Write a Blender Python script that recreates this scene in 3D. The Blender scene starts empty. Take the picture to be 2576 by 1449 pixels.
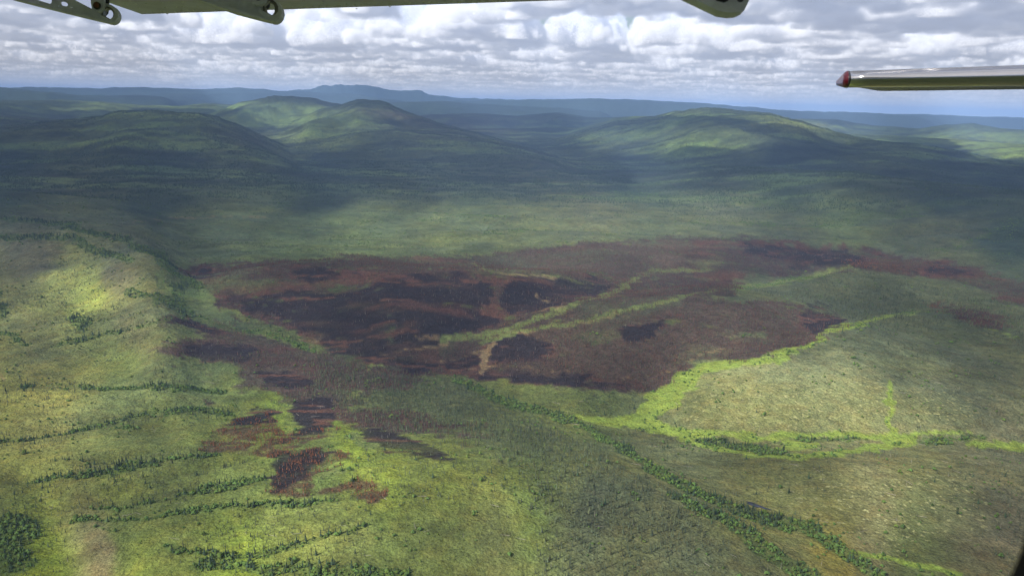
import bpy, bmesh, math, random
import numpy as np
from mathutils import Vector, Matrix
from mathutils.geometry import tessellate_polygon
random.seed(7)
scene = bpy.context.scene
# ------------------------------------------------------------------ camera
CAMZ = 350.0
FPX, CX, CY = 2022.0, 1288.0, 724.5          # focal length and centre in units of a 2576 px wide frame
PITCH, ROLL = math.radians(12.67), math.radians(1.33)
F0 = np.array([0, math.cos(PITCH), -math.sin(PITCH)])
U0 = np.array([0, math.sin(PITCH), math.cos(PITCH)])
R0 = np.array([1.0, 0, 0])
RV = math.cos(ROLL)*R0 + math.sin(ROLL)*U0
UV = math.cos(ROLL)*U0 - math.sin(ROLL)*R0
cam_data = bpy.data.cameras.new('camera')
cam = bpy.data.objects.new('camera', cam_data)
scene.collection.objects.link(cam)
cam_data.sensor_width = 36.0
cam_data.lens = FPX/2576*36.0
cam_data.clip_start = 0.02
cam_data.clip_end = 250000
cam.matrix_world = Matrix(((RV[0], UV[0], -F0[0], 0), (RV[1], UV[1], -F0[1], 0), (RV[2], UV[2], -F0[2], CAMZ), (0, 0, 0, 1)))
cam_data.dof.use_dof = True
cam_data.dof.focus_distance = 400
cam_data.dof.aperture_fstop = 9.4
scene.camera = cam
# ------------------------------------------------------------------ light
SUN_EL = math.radians(38)
SUN_AZ = (-0.80, -0.60)
SUN = np.array([SUN_AZ[0]*math.cos(SUN_EL), SUN_AZ[1]*math.cos(SUN_EL), math.sin(SUN_EL)], np.float32)
sd = bpy.data.lights.new('sun', 'SUN')
sd.energy = 5.0
sd.angle = math.radians(0.55)
sd.color = (1.0, 0.95, 0.86)
sun = bpy.data.objects.new('sun', sd)
scene.collection.objects.link(sun)
sun.rotation_euler = Vector([float(v) for v in SUN]).to_track_quat('Z', 'Y').to_euler()
scene.view_settings.view_transform = 'Standard'
scene.view_settings.look = 'None'
scene.view_settings.gamma = 1
scene.view_settings.exposure = 0.95
scene.view_settings.use_curve_mapping = False
SKY_IMG = 0.76          # strength of the cloud light
SKY_BLUE = 0.075         # strength of the clear sky
HAZE = 5.8e-5
scene.cycles.volume_bounces = 0
scene.cycles.max_bounces = 6
scene.cycles.transparent_max_bounces = 16
scene.cycles.use_denoising = True
# ------------------------------------------------------------------ sky
def tile_fbm(n,beta,seed,dim=3):
    r=np.random.default_rng(seed)
    a=r.standard_normal((n,)*dim).astype(np.float32)
    F=np.fft.rfftn(a)
    k=np.meshgrid(*([np.fft.fftfreq(n)*n]*(dim-1)+[np.fft.rfftfreq(n)*n]),indexing='ij')
    kk=np.sqrt(sum(q*q for q in k)); kk[kk<2]=1e9
    a=np.fft.irfftn(F*kk**(-beta),s=(n,)*dim).astype(np.float32)
    return a/a.std()
def tile_worley(n,cells,seed):
    r=np.random.default_rng(seed)
    fp=r.random((cells,cells,cells,3)).astype(np.float32)
    g=(np.arange(n,dtype=np.float32)+.5)/n*cells
    X,Y,Z=np.meshgrid(g,g,g,indexing='ij'); ix=X.astype(int);iy=Y.astype(int);iz=Z.astype(int)
    X-=ix;Y-=iy;Z-=iz
    d=np.full((n,n,n),9.,np.float32)
    for a in(-1,0,1):
        for b in(-1,0,1):
            for c in(-1,0,1):
                f=fp[(ix+a)%cells,(iy+b)%cells,(iz+c)%cells]
                d=np.minimum(d,(f[...,0]+a-X)**2+(f[...,1]+b-Y)**2+(f[...,2]+c-Z)**2)
    return 1-np.sqrt(d)
NT=96
_b=0.6*tile_worley(NT,6,1)+0.3*tile_worley(NT,12,2)+0.15*tile_worley(NT,24,3)
BIL=((_b-_b.mean())/_b.std()).astype(np.float32)
FB3=tile_fbm(NT,2.6,5)
def band2(n,k0,seed):
    r=np.random.default_rng(seed); F=np.fft.rfft2(r.standard_normal((n,n)).astype(np.float32))
    k=np.sqrt((np.fft.fftfreq(n)*n)[:,None]**2+(np.fft.rfftfreq(n)*n)[None]**2)
    a=np.fft.irfft2(F*np.exp(-(k/k0)**1.2)*(k/(k+k0*.35)),s=(n,n)).astype(np.float32)
    return a/a.std()
COV=0.36*band2(1024,6,14)+0.74*band2(1024,16,15)+0.50*band2(1024,44,16)
def s3(T,x,y,z):
    n=T.shape[0]; Tf=T.ravel()
    x0=np.floor(x);y0=np.floor(y);z0=np.floor(z)
    fx=(x-x0).astype(np.float32);fy=(y-y0).astype(np.float32);fz=(z-z0).astype(np.float32)
    x0=x0.astype(np.int32)%n;y0=y0.astype(np.int32)%n;z0=z0.astype(np.int32)%n
    x1=(x0+1)%n;y1=(y0+1)%n;z1=(z0+1)%n
    a=x0*n;b=x1*n
    c00=Tf[(a+y0)*n+z0]*(1-fz)+Tf[(a+y0)*n+z1]*fz
    c01=Tf[(a+y1)*n+z0]*(1-fz)+Tf[(a+y1)*n+z1]*fz
    c10=Tf[(b+y0)*n+z0]*(1-fz)+Tf[(b+y0)*n+z1]*fz
    c11=Tf[(b+y1)*n+z0]*(1-fz)+Tf[(b+y1)*n+z1]*fz
    return (c00*(1-fy)+c01*fy)*(1-fx)+(c10*(1-fy)+c11*fy)*fx
def s2(T,x,y):
    n=T.shape[0]; Tf=T.ravel()
    x0=np.floor(x);y0=np.floor(y);fx=(x-x0).astype(np.float32);fy=(y-y0).astype(np.float32)
    x0=x0.astype(np.int32)%n;y0=y0.astype(np.int32)%n;x1=(x0+1)%n;y1=(y0+1)%n
    return (Tf[x0*n+y0]*(1-fy)+Tf[x0*n+y1]*fy)*(1-fx)+(Tf[x1*n+y0]*(1-fy)+Tf[x1*n+y1]*fy)*fx
CB,CT=1300.,2950.   # cloud base / highest top above the camera
def dens(x,y,z,fine=True):
    c=s2(COV,x/62.+300,y/62.+100)               # ~60 km tile
    h=(z-CB)/(CT-CB)
    top=np.clip(0.13+0.30*c+0.10*np.maximum(c,0)**2,0.0,1)             # local cloud top
    prof=np.minimum(h*9,1)*np.clip((top-h)*5,-1,1)
    d=prof+0.27*s3(BIL,x/38.,y/38.,z/30.)-0.12
    if fine: d=d+0.13*s3(FB3,x/26.,y/26.,z/22.)+0.05*s3(FB3,x/9.,y/9.,z/9.)
    return np.where((h>0)&(top>0.05),np.clip(d*1.6,0,1),0).astype(np.float32)
SIG=0.010
def march(dx,dy,dz,steps):
    """returns rgb (radiance scattered by the clouds) and transmittance for unit directions"""
    n=dx.size; T=np.ones(n,np.float32); C=np.zeros((n,3),np.float32)
    el=np.maximum(dz,0.004)
    t0=CB/el; t1=np.minimum(CT/el,140000.); ok=t0<120000
    rng=np.random.default_rng(3); j=rng.random(n).astype(np.float32)
    act=np.nonzero(ok)[0]
    for k in range(steps):
        if act.size==0: break
        tt0=t0[act];dt=(t1[act]-tt0)/steps
        t=tt0+(k+j[act])*dt
        x=dx[act]*t;y=dy[act]*t;z=dz[act]*t
        z=np.where(dz[act]<0.004,t*0.004,z)
        d=dens(x,y,z)
        hit=d>0.01
        if hit.any():
            i=act[hit]; xh,yh,zh=x[hit],y[hit],z[hit]; dh=d[hit]
            tau=np.zeros(i.size,np.float32)
            for s,w in((50,90),(160,140),(360,260),(800,420)):
                tau+=w*SIG*dens(xh+SUN[0]*s,yh+SUN[1]*s,zh+SUN[2]*s,False)
            hh=(zh-CB)/(CT-CB)
            sun=(0.66*np.exp(-tau*.9)+0.30*np.exp(-tau*0.14))*(1-0.60*np.exp(-dh*3.0))
            amb=0.37+0.52*np.clip(hh*1.6,0,1)
            col=sun[:,None]*np.array([1.02,0.985,0.93],np.float32)*0.90+amb[:,None]*np.array([.38,.51,.84],np.float32)
            fog=1-np.exp(-t[hit]/110000)
            col=col*(1-fog[:,None])+fog[:,None]*np.array([1.02,.95,.80],np.float32)
            a=1-np.exp(-dh*SIG*np.minimum(dt[hit],400))
            C[i]+=(T[i]*a)[:,None]*col; T[i]*=1-a
        act=act[T[act]>0.02]
    fe=(.95*np.exp(-np.degrees(np.arcsin(np.clip(dz,0,1)))/1.5)).astype(np.float32)*T   # pale far air behind the clouds
    C+=fe[:,None]*np.array([1.35,1.08,.50],np.float32); T-=fe
    return C,T
def img_from(name, arr):
    h, w = arr.shape[:2]
    im = bpy.data.images.new(name, w, h, alpha=True, float_buffer=True)
    im.colorspace_settings.name = 'Non-Color'
    im.pixels.foreach_set(np.ascontiguousarray(arr, np.float32).ravel())
    im.pack()
    return im
def sky_patch(w, h, az0, az1, el0, el1, steps, ss):
    az = np.radians(az0+(np.arange(w*ss)+.5)/(w*ss)*(az1-az0))
    el = np.radians(el0+(np.arange(h*ss)+.5)/(h*ss)*(el1-el0))
    A, E = np.meshgrid(az, el)
    f = lambda q: q.ravel().astype(np.float32)
    Ccol, T = march(f(np.sin(A)*np.cos(E)), f(np.cos(A)*np.cos(E)), f(np.sin(E)), steps)
    o = np.concatenate([Ccol, T[:, None]], 1).reshape(h, ss, w, ss, 4).mean((1, 3))
    return o
NEAR = (-46., 46., -0.6, 13.4)
near = sky_patch(1472, 224, *NEAR, 120, 2)
wide = sky_patch(720, 180, -180., 180., 0., 90., 40, 1)
# everything the clouds scatter below the horizon line stays as at the horizon
im_near = img_from('cloud_light_ahead', near)
im_wide = img_from('cloud_light_around', wide)
world = bpy.data.worlds.new('World')
scene.world = world
world.use_nodes = True
nt = world.node_tree
nt.nodes.clear()
N = nt.nodes.new
L = nt.links.new
def mth(op, a, b=None, c=None):
    n = N('ShaderNodeMath'); n.operation = op
    for i, v in enumerate((a, b, c)):
        if v is None: continue
        if isinstance(v, (int, float)): n.inputs[i].default_value = v
        else: L(v, n.inputs[i])
    return n.outputs[0]
tc = N('ShaderNodeTexCoord')
sp = N('ShaderNodeSeparateXYZ'); L(tc.outputs['Generated'], sp.inputs[0])
azi = mth('MULTIPLY', mth('ARCTAN2', sp.outputs[0], sp.outputs[1]), 180/math.pi)
ele = mth('MULTIPLY', mth('ARCSINE', sp.outputs[2]), 180/math.pi)
def tex(im, a0, a1, e0, e1):
    u = mth('DIVIDE', mth('SUBTRACT', azi, a0), a1-a0)
    v = mth('DIVIDE', mth('SUBTRACT', mth('MAXIMUM', ele, 0.75), e0), e1-e0)
    c = N('ShaderNodeCombineXYZ'); L(u, c.inputs[0]); L(v, c.inputs[1])
    t = N('ShaderNodeTexImage'); t.image = im; t.interpolation = 'Linear'; t.extension = 'EXTEND'
    L(c.outputs[0], t.inputs[0])
    return t
tn = tex(im_near, *NEAR)
tw = tex(im_wide, -180., 180., 0., 90.)
inside = mth('MULTIPLY', mth('SMOOTH_MIN', mth('MULTIPLY', mth('SUBTRACT', 45.5, mth('ABSOLUTE', azi)), 0.4), 1.0, 0.0), 1.0)
inside = mth('MINIMUM', mth('MAXIMUM', inside, 0.0), 1.0)
ev = mth('MINIMUM', mth('MAXIMUM', mth('MULTIPLY', mth('SUBTRACT', 13.2, ele), 0.7), 0.0), 1.0)
inside = mth('MULTIPLY', inside, ev)
mc = N('ShaderNodeMix'); mc.data_type = 'RGBA'
L(inside, mc.inputs[0]); L(tw.outputs['Color'], mc.inputs[6]); L(tn.outputs['Color'], mc.inputs[7])
ma = N('ShaderNodeMix'); ma.data_type = 'FLOAT'
L(inside, ma.inputs[0]); L(tw.outputs['Alpha'], ma.inputs[2]); L(tn.outputs['Alpha'], ma.inputs[3])
sky = N('ShaderNodeTexSky'); sky.sky_type = 'NISHITA'; sky.sun_disc = False
sky.sun_elevation = SUN_EL
sky.sun_rotation = math.atan2(SUN_AZ[0], SUN_AZ[1])
sky.altitude = 300; sky.air_density = 1.0; sky.dust_density = 3.0
skm = N('ShaderNodeMix'); skm.data_type = 'RGBA'; skm.blend_type = 'MULTIPLY'; skm.inputs[0].default_value = 1
L(sky.outputs[0], skm.inputs[6])
cmb = N('ShaderNodeCombineColor')
for i in range(3): L(ma.outputs[0], cmb.inputs[i])
L(cmb.outputs[0], skm.inputs[7])
b1 = N('ShaderNodeBackground'); b1.inputs[1].default_value = SKY_BLUE; L(skm.outputs[2], b1.inputs[0])
b2 = N('ShaderNodeBackground'); b2.inputs[1].default_value = SKY_IMG; L(mc.outputs[2], b2.inputs[0])
ad = N('ShaderNodeAddShader'); L(b1.outputs[0], ad.inputs[0]); L(b2.outputs[0], ad.inputs[1])
wo = N('ShaderNodeOutputWorld'); L(ad.outputs[0], wo.inputs[0])
# ------------------------------------------------------------------ helpers: picture <-> place
def ray(u, v):
    d = F0 + (u-CX)/FPX*RV - (v-CY)/FPX*UV
    return d/np.linalg.norm(d)
def proj(x, y, z):
    dz = z-CAMZ
    f = x*F0[0]+y*F0[1]+dz*F0[2]
    r = x*RV[0]+y*RV[1]+dz*RV[2]
    u = x*UV[0]+y*UV[1]+dz*UV[2]
    f = np.where(f > 1, f, 1)
    return CX+FPX*r/f, CY-FPX*u/f
def hsh(ix, iy, seed):
    h = (ix.astype(np.int64)*374761393 + iy.astype(np.int64)*668265263 + seed*974634777) & 0xffffffff
    h = ((h ^ (h >> 13))*1274126177) & 0xffffffff
    h = (h ^ (h >> 16)) & 0xffffff
    return (h/8388608.0-1).astype(np.float32)
def vn(x, y, seed=0):
    x0 = np.floor(x); y0 = np.floor(y)
    fx = (x-x0).astype(np.float32); fy = (y-y0).astype(np.float32)
    fx = fx*fx*(3-2*fx); fy = fy*fy*(3-2*fy)
    a = hsh(x0, y0, seed); b = hsh(x0+1, y0, seed); c = hsh(x0, y0+1, seed); d = hsh(x0+1, y0+1, seed)
    return (a*(1-fx)+b*fx)*(1-fy)+(c*(1-fx)+d*fx)*fy
def fbm(x, y, sc, octv=4, seed=0, gain=.5):
    s = 0; a = 1.; t = 0
    for o in range(octv):
        s = s+a*vn(x/sc*(2**o)+o*17.3, y/sc*(2**o)-o*9.1, seed+o); t += a; a *= gain
    return s/t*1.6
def sstep(a, b, x):
    t = np.clip((x-a)/(b-a), 0, 1); return t*t*(3-2*t)
MW, MH = 1288, 725           # half-size drawing of where the ground cover changes
def blur(m, r):
    if r <= 0: return m
    k = np.exp(-0.5*(np.arange(-int(3*r)-1, int(3*r)+2)/r)**2); k /= k.sum(); p = len(k)//2
    a = np.pad(m, ((p, p), (0, 0)), 'edge'); o = np.zeros_like(m)
    for i, w in enumerate(k): o += w*a[i:i+m.shape[0]]
    a = np.pad(o, ((0, 0), (p, p)), 'edge'); o = np.zeros_like(m)
    for i, w in enumerate(k): o += w*a[:, i:i+m.shape[1]]
    return o
def fill(m, pts, val=1.0):
    P = np.array(pts, float)/2; ys = P[:, 1]
    for r in range(max(0, int(ys.min())), min(MH-1, int(ys.max())+1)+1):
        yy = r+.5; xs = []
        for i in range(len(P)):
            (xa, ya), (xb, yb) = P[i], P[(i+1) % len(P)]
            if (ya <= yy) != (yb <= yy): xs.append(xa+(yy-ya)/(yb-ya)*(xb-xa))
        xs.sort()
        for a, b in zip(xs[::2], xs[1::2]):
            m[r, max(0, int(a+.5)):max(0, int(b+.5))] = val
def stroke(m, pts, val=1.0):
    """pts (u, v, w): a band w tall"""
    YY, XX = np.mgrid[0:MH, 0:MW]
    for a, b in zip(pts[:-1], pts[1:]):
        ax, ay, aw = a[0]/2, a[1]/2, a[2]/4; bx, by, bw = b[0]/2, b[1]/2, b[2]/4
        x0 = int(max(0, min(ax, bx)-30)); x1 = int(min(MW, max(ax, bx)+30)); y0 = int(max(0, min(ay, by)-30)); y1 = int(min(MH, max(ay, by)+30))
        if x1 <= x0 or y1 <= y0: continue
        X = XX[y0:y1, x0:x1]; Y = YY[y0:y1, x0:x1]
        dx, dy = bx-ax, by-ay
        t = np.clip(((X-ax)*dx+(Y-ay)*dy)/(dx*dx+dy*dy+1e-6), 0, 1)
        w = np.maximum(aw+(bw-aw)*t, .6)
        d = np.hypot((X-ax-t*dx)*.6, Y-ay-t*dy)
        m[y0:y1, x0:x1] = np.maximum(m[y0:y1, x0:x1], val*np.clip(w-d+.5, 0, 1))
def look(m, u, v):
    x = np.clip(u/2, 0, MW-1.01); y = np.clip(v/2, 0, MH-1.01)
    x0 = x.astype(int); y0 = y.astype(int); fx = x-x0; fy = y-y0
    return (m[y0, x0]*(1-fx)+m[y0, x0+1]*fx)*(1-fy)+(m[y0+1, x0]*(1-fx)+m[y0+1, x0+1]*fx)*fy
Z = lambda: np.zeros((MH, MW), np.float32)
def layer(polys=(), strokes=(), r=2.0):
    m = Z()
    for p in polys: fill(m, p)
    for s in strokes: stroke(m, s)
    return blur(m, r)
# burnt ground, red-brown
RED = layer([
 [(450,668),(700,656),(1000,650),(1190,654),(1300,630),(1500,612),(1700,600),(1850,603),(2000,616),(2180,630),(2260,648),(2400,660),(2576,715),(2576,770),(2450,722),(2300,692),(2150,676),(2050,690),(1900,700),(1750,705),(1640,672),(1590,690),(1540,722),(1440,752),(1340,782),(1230,812),(1110,842),(1110,872),(1230,858),(1380,828),(1540,798),(1700,756),(1850,758),(2000,770),(2100,798),(2132,825),(2040,872),(1900,905),(1750,912),(1690,965),(1640,986),(1550,986),(1300,972),(1200,957),(1150,942),(980,927),(900,907),(860,897),(790,872),(740,832),(640,802),(560,784),(535,730),(470,702)],
 [(1100,836),(1230,806),(1340,776),(1440,746),(1540,716),(1590,684),(1640,668),(1760,700),(1860,720),(1860,745),(1700,762),(1540,804),(1380,834),(1230,862),(1100,880)],
 [(500,1012),(540,1008),(530,1020)], [(385,812),(470,802),(545,815),(640,848),(560,845),(500,842),(455,815)],
 [(2350,775),(2450,780),(2560,820),(2480,830),(2400,800)]], r=3)
SINGE = layer([
 [(360,885),(480,860),(540,842),(640,845),(760,870),(850,905),(980,932),(1100,950),(1000,985),(860,965),(780,950),(840,1000),(900,1030),(1000,1035),(1100,1060),(1240,1095),(1180,1115),(1050,1090),(900,1082),(850,1062),(750,1020),(690,988),(640,985),(580,960),(620,930),(560,915),(440,897)]], r=7)
RED2 = layer([[(1750,905),(2050,865),(2110,825),(2080,790),(1950,765),(1750,765),(1500,790),(1300,850),(1400,900),(1500,960),(1620,975)],
 [(1200,650),(1500,615),(1750,605),(1700,690),(1600,690),(1500,690),(1300,690)]], r=6)
BLACK = layer([
 [(730,682),(800,668),(865,682),(850,702),(780,708),(735,696)],[(880,682),(925,678),(915,690),(885,691)],
 [(630,745),(740,728),(860,738),(1000,695),(1120,688),(1170,668),(1180,700),(1230,705),(1240,745),(1215,790),(1290,800),(1230,815),(1120,845),(1000,852),(850,852),(760,832),(690,800),(600,775),(560,740)],
 [(1270,735),(1300,698),(1400,702),(1440,700),(1500,693),(1548,715),(1500,747),(1430,768),(1330,788),(1280,792),(1255,765)],
 [(775,852),(900,846),(1110,852),(1100,882),(1130,912),(1050,928),(970,922),(890,902),(830,888)],
 [(1240,862),(1320,845),(1390,865),(1405,890),(1340,910),(1240,908),(1222,890)],[(1128,908),(1208,895),(1210,930),(1140,938)],
 [(1150,945),(1300,935),(1450,945),(1600,965),(1500,978),(1280,966)],[(480,680),(540,672),(560,690),(500,700)],
 [(1860,616),(1990,620),(2100,633),(2220,650),(2160,672),(2030,667),(1940,652),(1880,636)],[(2340,668),(2450,684),(2430,702),(2330,692)],
 [(2040,770),(2110,800),(2120,820),(2050,850),(2020,810)],[(1560,850),(1660,800),(1720,810),(1600,860)],
 [(390,813),(470,803),(540,815),(572,842),(500,842),(470,818)],[(450,887),(520,862),(610,880),(645,905),(560,917),(490,907)],
 [(632,930),(700,943),(790,950),(740,978),(670,965)],[(735,1028),(800,998),(850,1030),(858,1072),(790,1092),(700,1112),(760,1080)],
 [(600,1062),(650,1043),(708,1050),(640,1066)],[(900,1088),(980,1100),(1080,1118),(1172,1165),(1130,1168),(1050,1137),(930,1117)],
 [(700,1140),(790,1128),(830,1150),(780,1180),(690,1235),(680,1200)]],
 [[(640,848,8),(720,868,8),(760,880,5)]], r=4)
ORANGE = layer([
 [(512,1118),(560,1080),(620,1060),(700,1055),(700,1085),(760,1090),(800,1070),(865,1075),(790,1110),(740,1132),(660,1147),(560,1142)],
 [(680,1195),(720,1160),(700,1140),(760,1130),(830,1140),(885,1150),(810,1175),(770,1200),(800,1230),(900,1212),(992,1220),(980,1250),(930,1267),(860,1247),(780,1248),(685,1240)],
 [(2120,667),(2200,650),(2300,658),(2390,680),(2240,682)],[(2325,778),(2380,766),(2360,787)]], r=2.5)
LIME = layer([], [
 [(1440,1044,7.8),(1560,1060,25.1),(1620,1050,38.6),(1680,1000,52.1),(1720,955,40.5),(1760,928,21.2),(1850,918,15.4),(1950,905,13.5),(2010,885,13.5),(2100,830,11.5),(2200,808,6.7),(2330,780,4.8)],
 [(1600,1060,28.9),(1700,1085,28.9),(1800,1088,15.4),(1900,1100,13.5),(2060,1090,13.5),(2200,1098,19.3),(2290,1108,25.1),(2230,1130,17.4),(2080,1145,9.6),(1960,1150,13.5),(1820,1135,13.5),(1720,1105,15.4)],
 [(2300,1095,7.8),(2450,1085,5.8)],[(2430,1120,11.5),(2540,1118,17.4),(2576,1125,17.4)],[(2225,950,5.8),(2240,1020,9.6),(2250,1085,11.5)],
 [(1980,1118,19.3),(2050,1118,15.4)],
 [(2170,1390,15.4),(2280,1415,11.5),(2400,1445,11.5)],[(2480,825,3.9),(2560,850,5.8)]], r=2)
VALE = layer([], [     # paler green grass along the small streams
 [(1120,852,11.0),(1200,845,11.0),(1280,827,11.0),(1360,800,9.5),(1450,765,5.8),(1540,737,8.1),(1590,705,8.8),(1630,682,6.7),(1800,678,3.7)],
 [(1205,862,9.5),(1310,838,5.1),(1420,815,10.3),(1540,790,8.8),(1640,765,5.1),(1800,730,5.1),(1940,715,9.5),(2040,697,7.4),(2130,672,5.8)],
 [(560,775,8.1),(620,800,6.7)],[(640,838,6.7),(740,865,6.7),(800,885,5.1)],[(1420,700,3.0),(1250,690,3.0),(1190,662,3.7)],[(930,925,6.7),(960,920,6.7)],
 [(790,1195,9.5),(850,1185,12.4)],[(880,1100,15.4),(940,1120,12.4)],[(400,690,14.0),(440,760,15.4)]], r=1.6)
TAN = layer([], [
 [(1242,868,9),(1222,898,9),(1215,938,9)],[(780,856,2.5),(950,850,2.5),(1110,846,3)],[(960,886,3),(1100,872,4),(1130,862,8)],
 [(1190,662,2.5),(1230,688,4),(1290,692,4),(1420,706,2.5)],[(1120,905,3),(1180,895,3),(1225,880,5)],[(1250,815,3),(1340,790,4),(1430,765,3)],
 [(1500,962,2),(1740,920,4)],[(1755,905,6),(1780,885,5),(1830,882,2)],[(1150,930,3),(1300,920,3),(1450,935,2)],[(1350,740,3),(1380,765,4)],
 [(1310,845,3),(1450,812,3),(1570,785,3)],[(330,560,3),(450,548,3),(700,545,2)],[(600,838,2),(800,860,2)],[(30,965,5),(0,930,6)]], r=.8)
BAND = layer([[(0,1290),(60,1283),(112,1310),(100,1350),(55,1372),(95,1420),(60,1449),(0,1449)]], [
 [(0,595,11.5),(180,600,13.1),(260,640,19.7),(330,655,14.8)],[(0,548,8.2),(150,563,14.8),(300,602,13.1),(400,642,18.0),(440,690,16.4),(500,712,11.5)],
 [(320,728,11.5),(390,755,14.8),(450,772,14.8),(440,720,13.1),(505,714,11.5)],[(470,790,21.3),(545,822,11.5),(640,836,9.8),(730,862,8.2),(790,882,4.9)],
 [(1150,957,9.8),(1230,990,16.4),(1300,1020,18.0),(1440,1060,14.8),(1560,1122,19.7),(1650,1182,21.3),(1750,1240,23.0),(1850,1288,26.2),(1960,1310,34.4),(2050,1330,29.5),(2130,1382,24.6),(2210,1449,27.9)],
 [(1690,1245,11.5),(1840,1325,23.0),(1920,1380,34.4),(2000,1430,32.8),(2040,1449,32.8)],
 [(60,972,9.8),(250,976,7.4),(400,975,11.5),(560,986,8.2)],[(0,1116,9.8),(100,1100,11.5),(200,1080,9.0),(330,1046,11.5),(480,1032,8.2),(585,1040,6.6)],[(260,1078,5.7),(340,1072,6.6)],
 [(60,1220,6.6),(180,1200,13.1),(300,1180,13.1),(420,1155,8.2),(560,1143,6.6)],[(230,1270,6.6),(300,1275,8.2),(385,1260,11.5)],[(430,1252,6.6),(560,1230,11.5),(655,1208,9.8)],
 [(190,1300,8.2),(380,1302,11.5),(500,1280,14.8),(650,1270,13.1),(815,1258,9.8)],[(510,1410,8.2),(600,1400,13.1),(700,1385,8.2),(850,1345,8.2),(930,1325,6.6)],
 [(430,1380,19.7),(520,1392,13.1)],[(480,1425,16.4),(700,1432,27.9),(900,1438,27.9),(1010,1445,13.1)],
 [(0,740,16.4),(6,790,19.7)],[(205,805,27.9),(215,815,24.6)],[(0,835,13.1),(50,868,9.8)],[(60,890,4.9),(150,865,4.9),(270,838,6.6),(350,822,4.9),(430,800,4.9)],[(240,1320,8.2),(290,1338,6.6)],
 [(1760,1108,18.0),(1900,1128,27.9),(1960,1135,13.1)],[(2000,1100,6.6),(2150,1112,9.8),(2180,1106,4.9)],[(2330,1115,14.8),(2480,1100,9.8)],[(1345,1240,6.6),(1380,1238,4.9)]], r=1.5)
SHRUB = layer([], [     # birch, bright and round, on the far flats
 [(880,560,10),(1000,548,14),(1150,545,14),(1280,548,8)],[(850,600,8),(950,590,8)],[(1160,600,7),(1320,580,9)],[(1380,500,8),(1600,492,16),(1850,505,16),(2000,520,14)],
 [(1300,635,8),(1450,615,6)],[(2150,540,20),(2300,540,16)],[(1700,560,8),(1950,570,14),(2150,560,14)],[(2350,640,10),(2576,560,20)],[(690,640,3),(800,632,3)],[(1050,490,12),(1080,455,10),(1200,470,8)],[(700,515,8),(740,512,6)],
 [(850,340,4),(1000,330,3)],[(1880,690,10),(2020,695,12)]], r=2)
PALE = layer([[(1740,960),(1950,935),(2200,940),(2235,1000),(2240,1075),(1950,1080),(1700,1060)],[(1850,1225),(2150,1180),(2450,1190),(2500,1330),(2250,1380),(2050,1300)],[(2270,990),(2450,1010),(2450,1075),(2280,1070)]], r=14)
STAND = layer([[(700,905),(860,905),(1000,935),(1200,985),(1330,1050),(1500,1120),(1640,1220),(1760,1330),(1900,1449),(1300,1449),(1400,1330),(1330,1230),(1230,1130),(1050,1085),(880,1070),(840,1030),(760,970)],
 [(1290,975),(1550,990),(1640,990),(1580,1045),(1440,1040)],[(1700,700),(2000,720),(2150,690),(2400,720),(2576,790),(2576,900),(2350,800),(2100,810),(1900,745),(1650,750)]], r=20)
def idw(pts, u, v, p=3.0, sv=2.6):
    """pts rows: u, v, values...; smooth interpolation between hand-placed samples"""
    P = np.array(pts, np.float32); nv = P.shape[1]-2
    out = np.zeros((u.size, nv), np.float32); W = np.zeros(u.size, np.float32)
    # rows crowd towards the horizon: stretch v there
    st = lambda q: np.log(np.maximum(q-225, 6))*520
    vs = st(v)
    for r in P:
        w = ((u-r[0])**2+(vs-st(r[1]))**2*.9+300)**(-p/2)
        W += w
        out += w[:, None]*r[2:]
    return out/W[:, None]
O_=(.105,.125,.035); G_=(.075,.088,.05); F_=(.016,.029,.028); FM=(.027,.044,.030)
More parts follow.
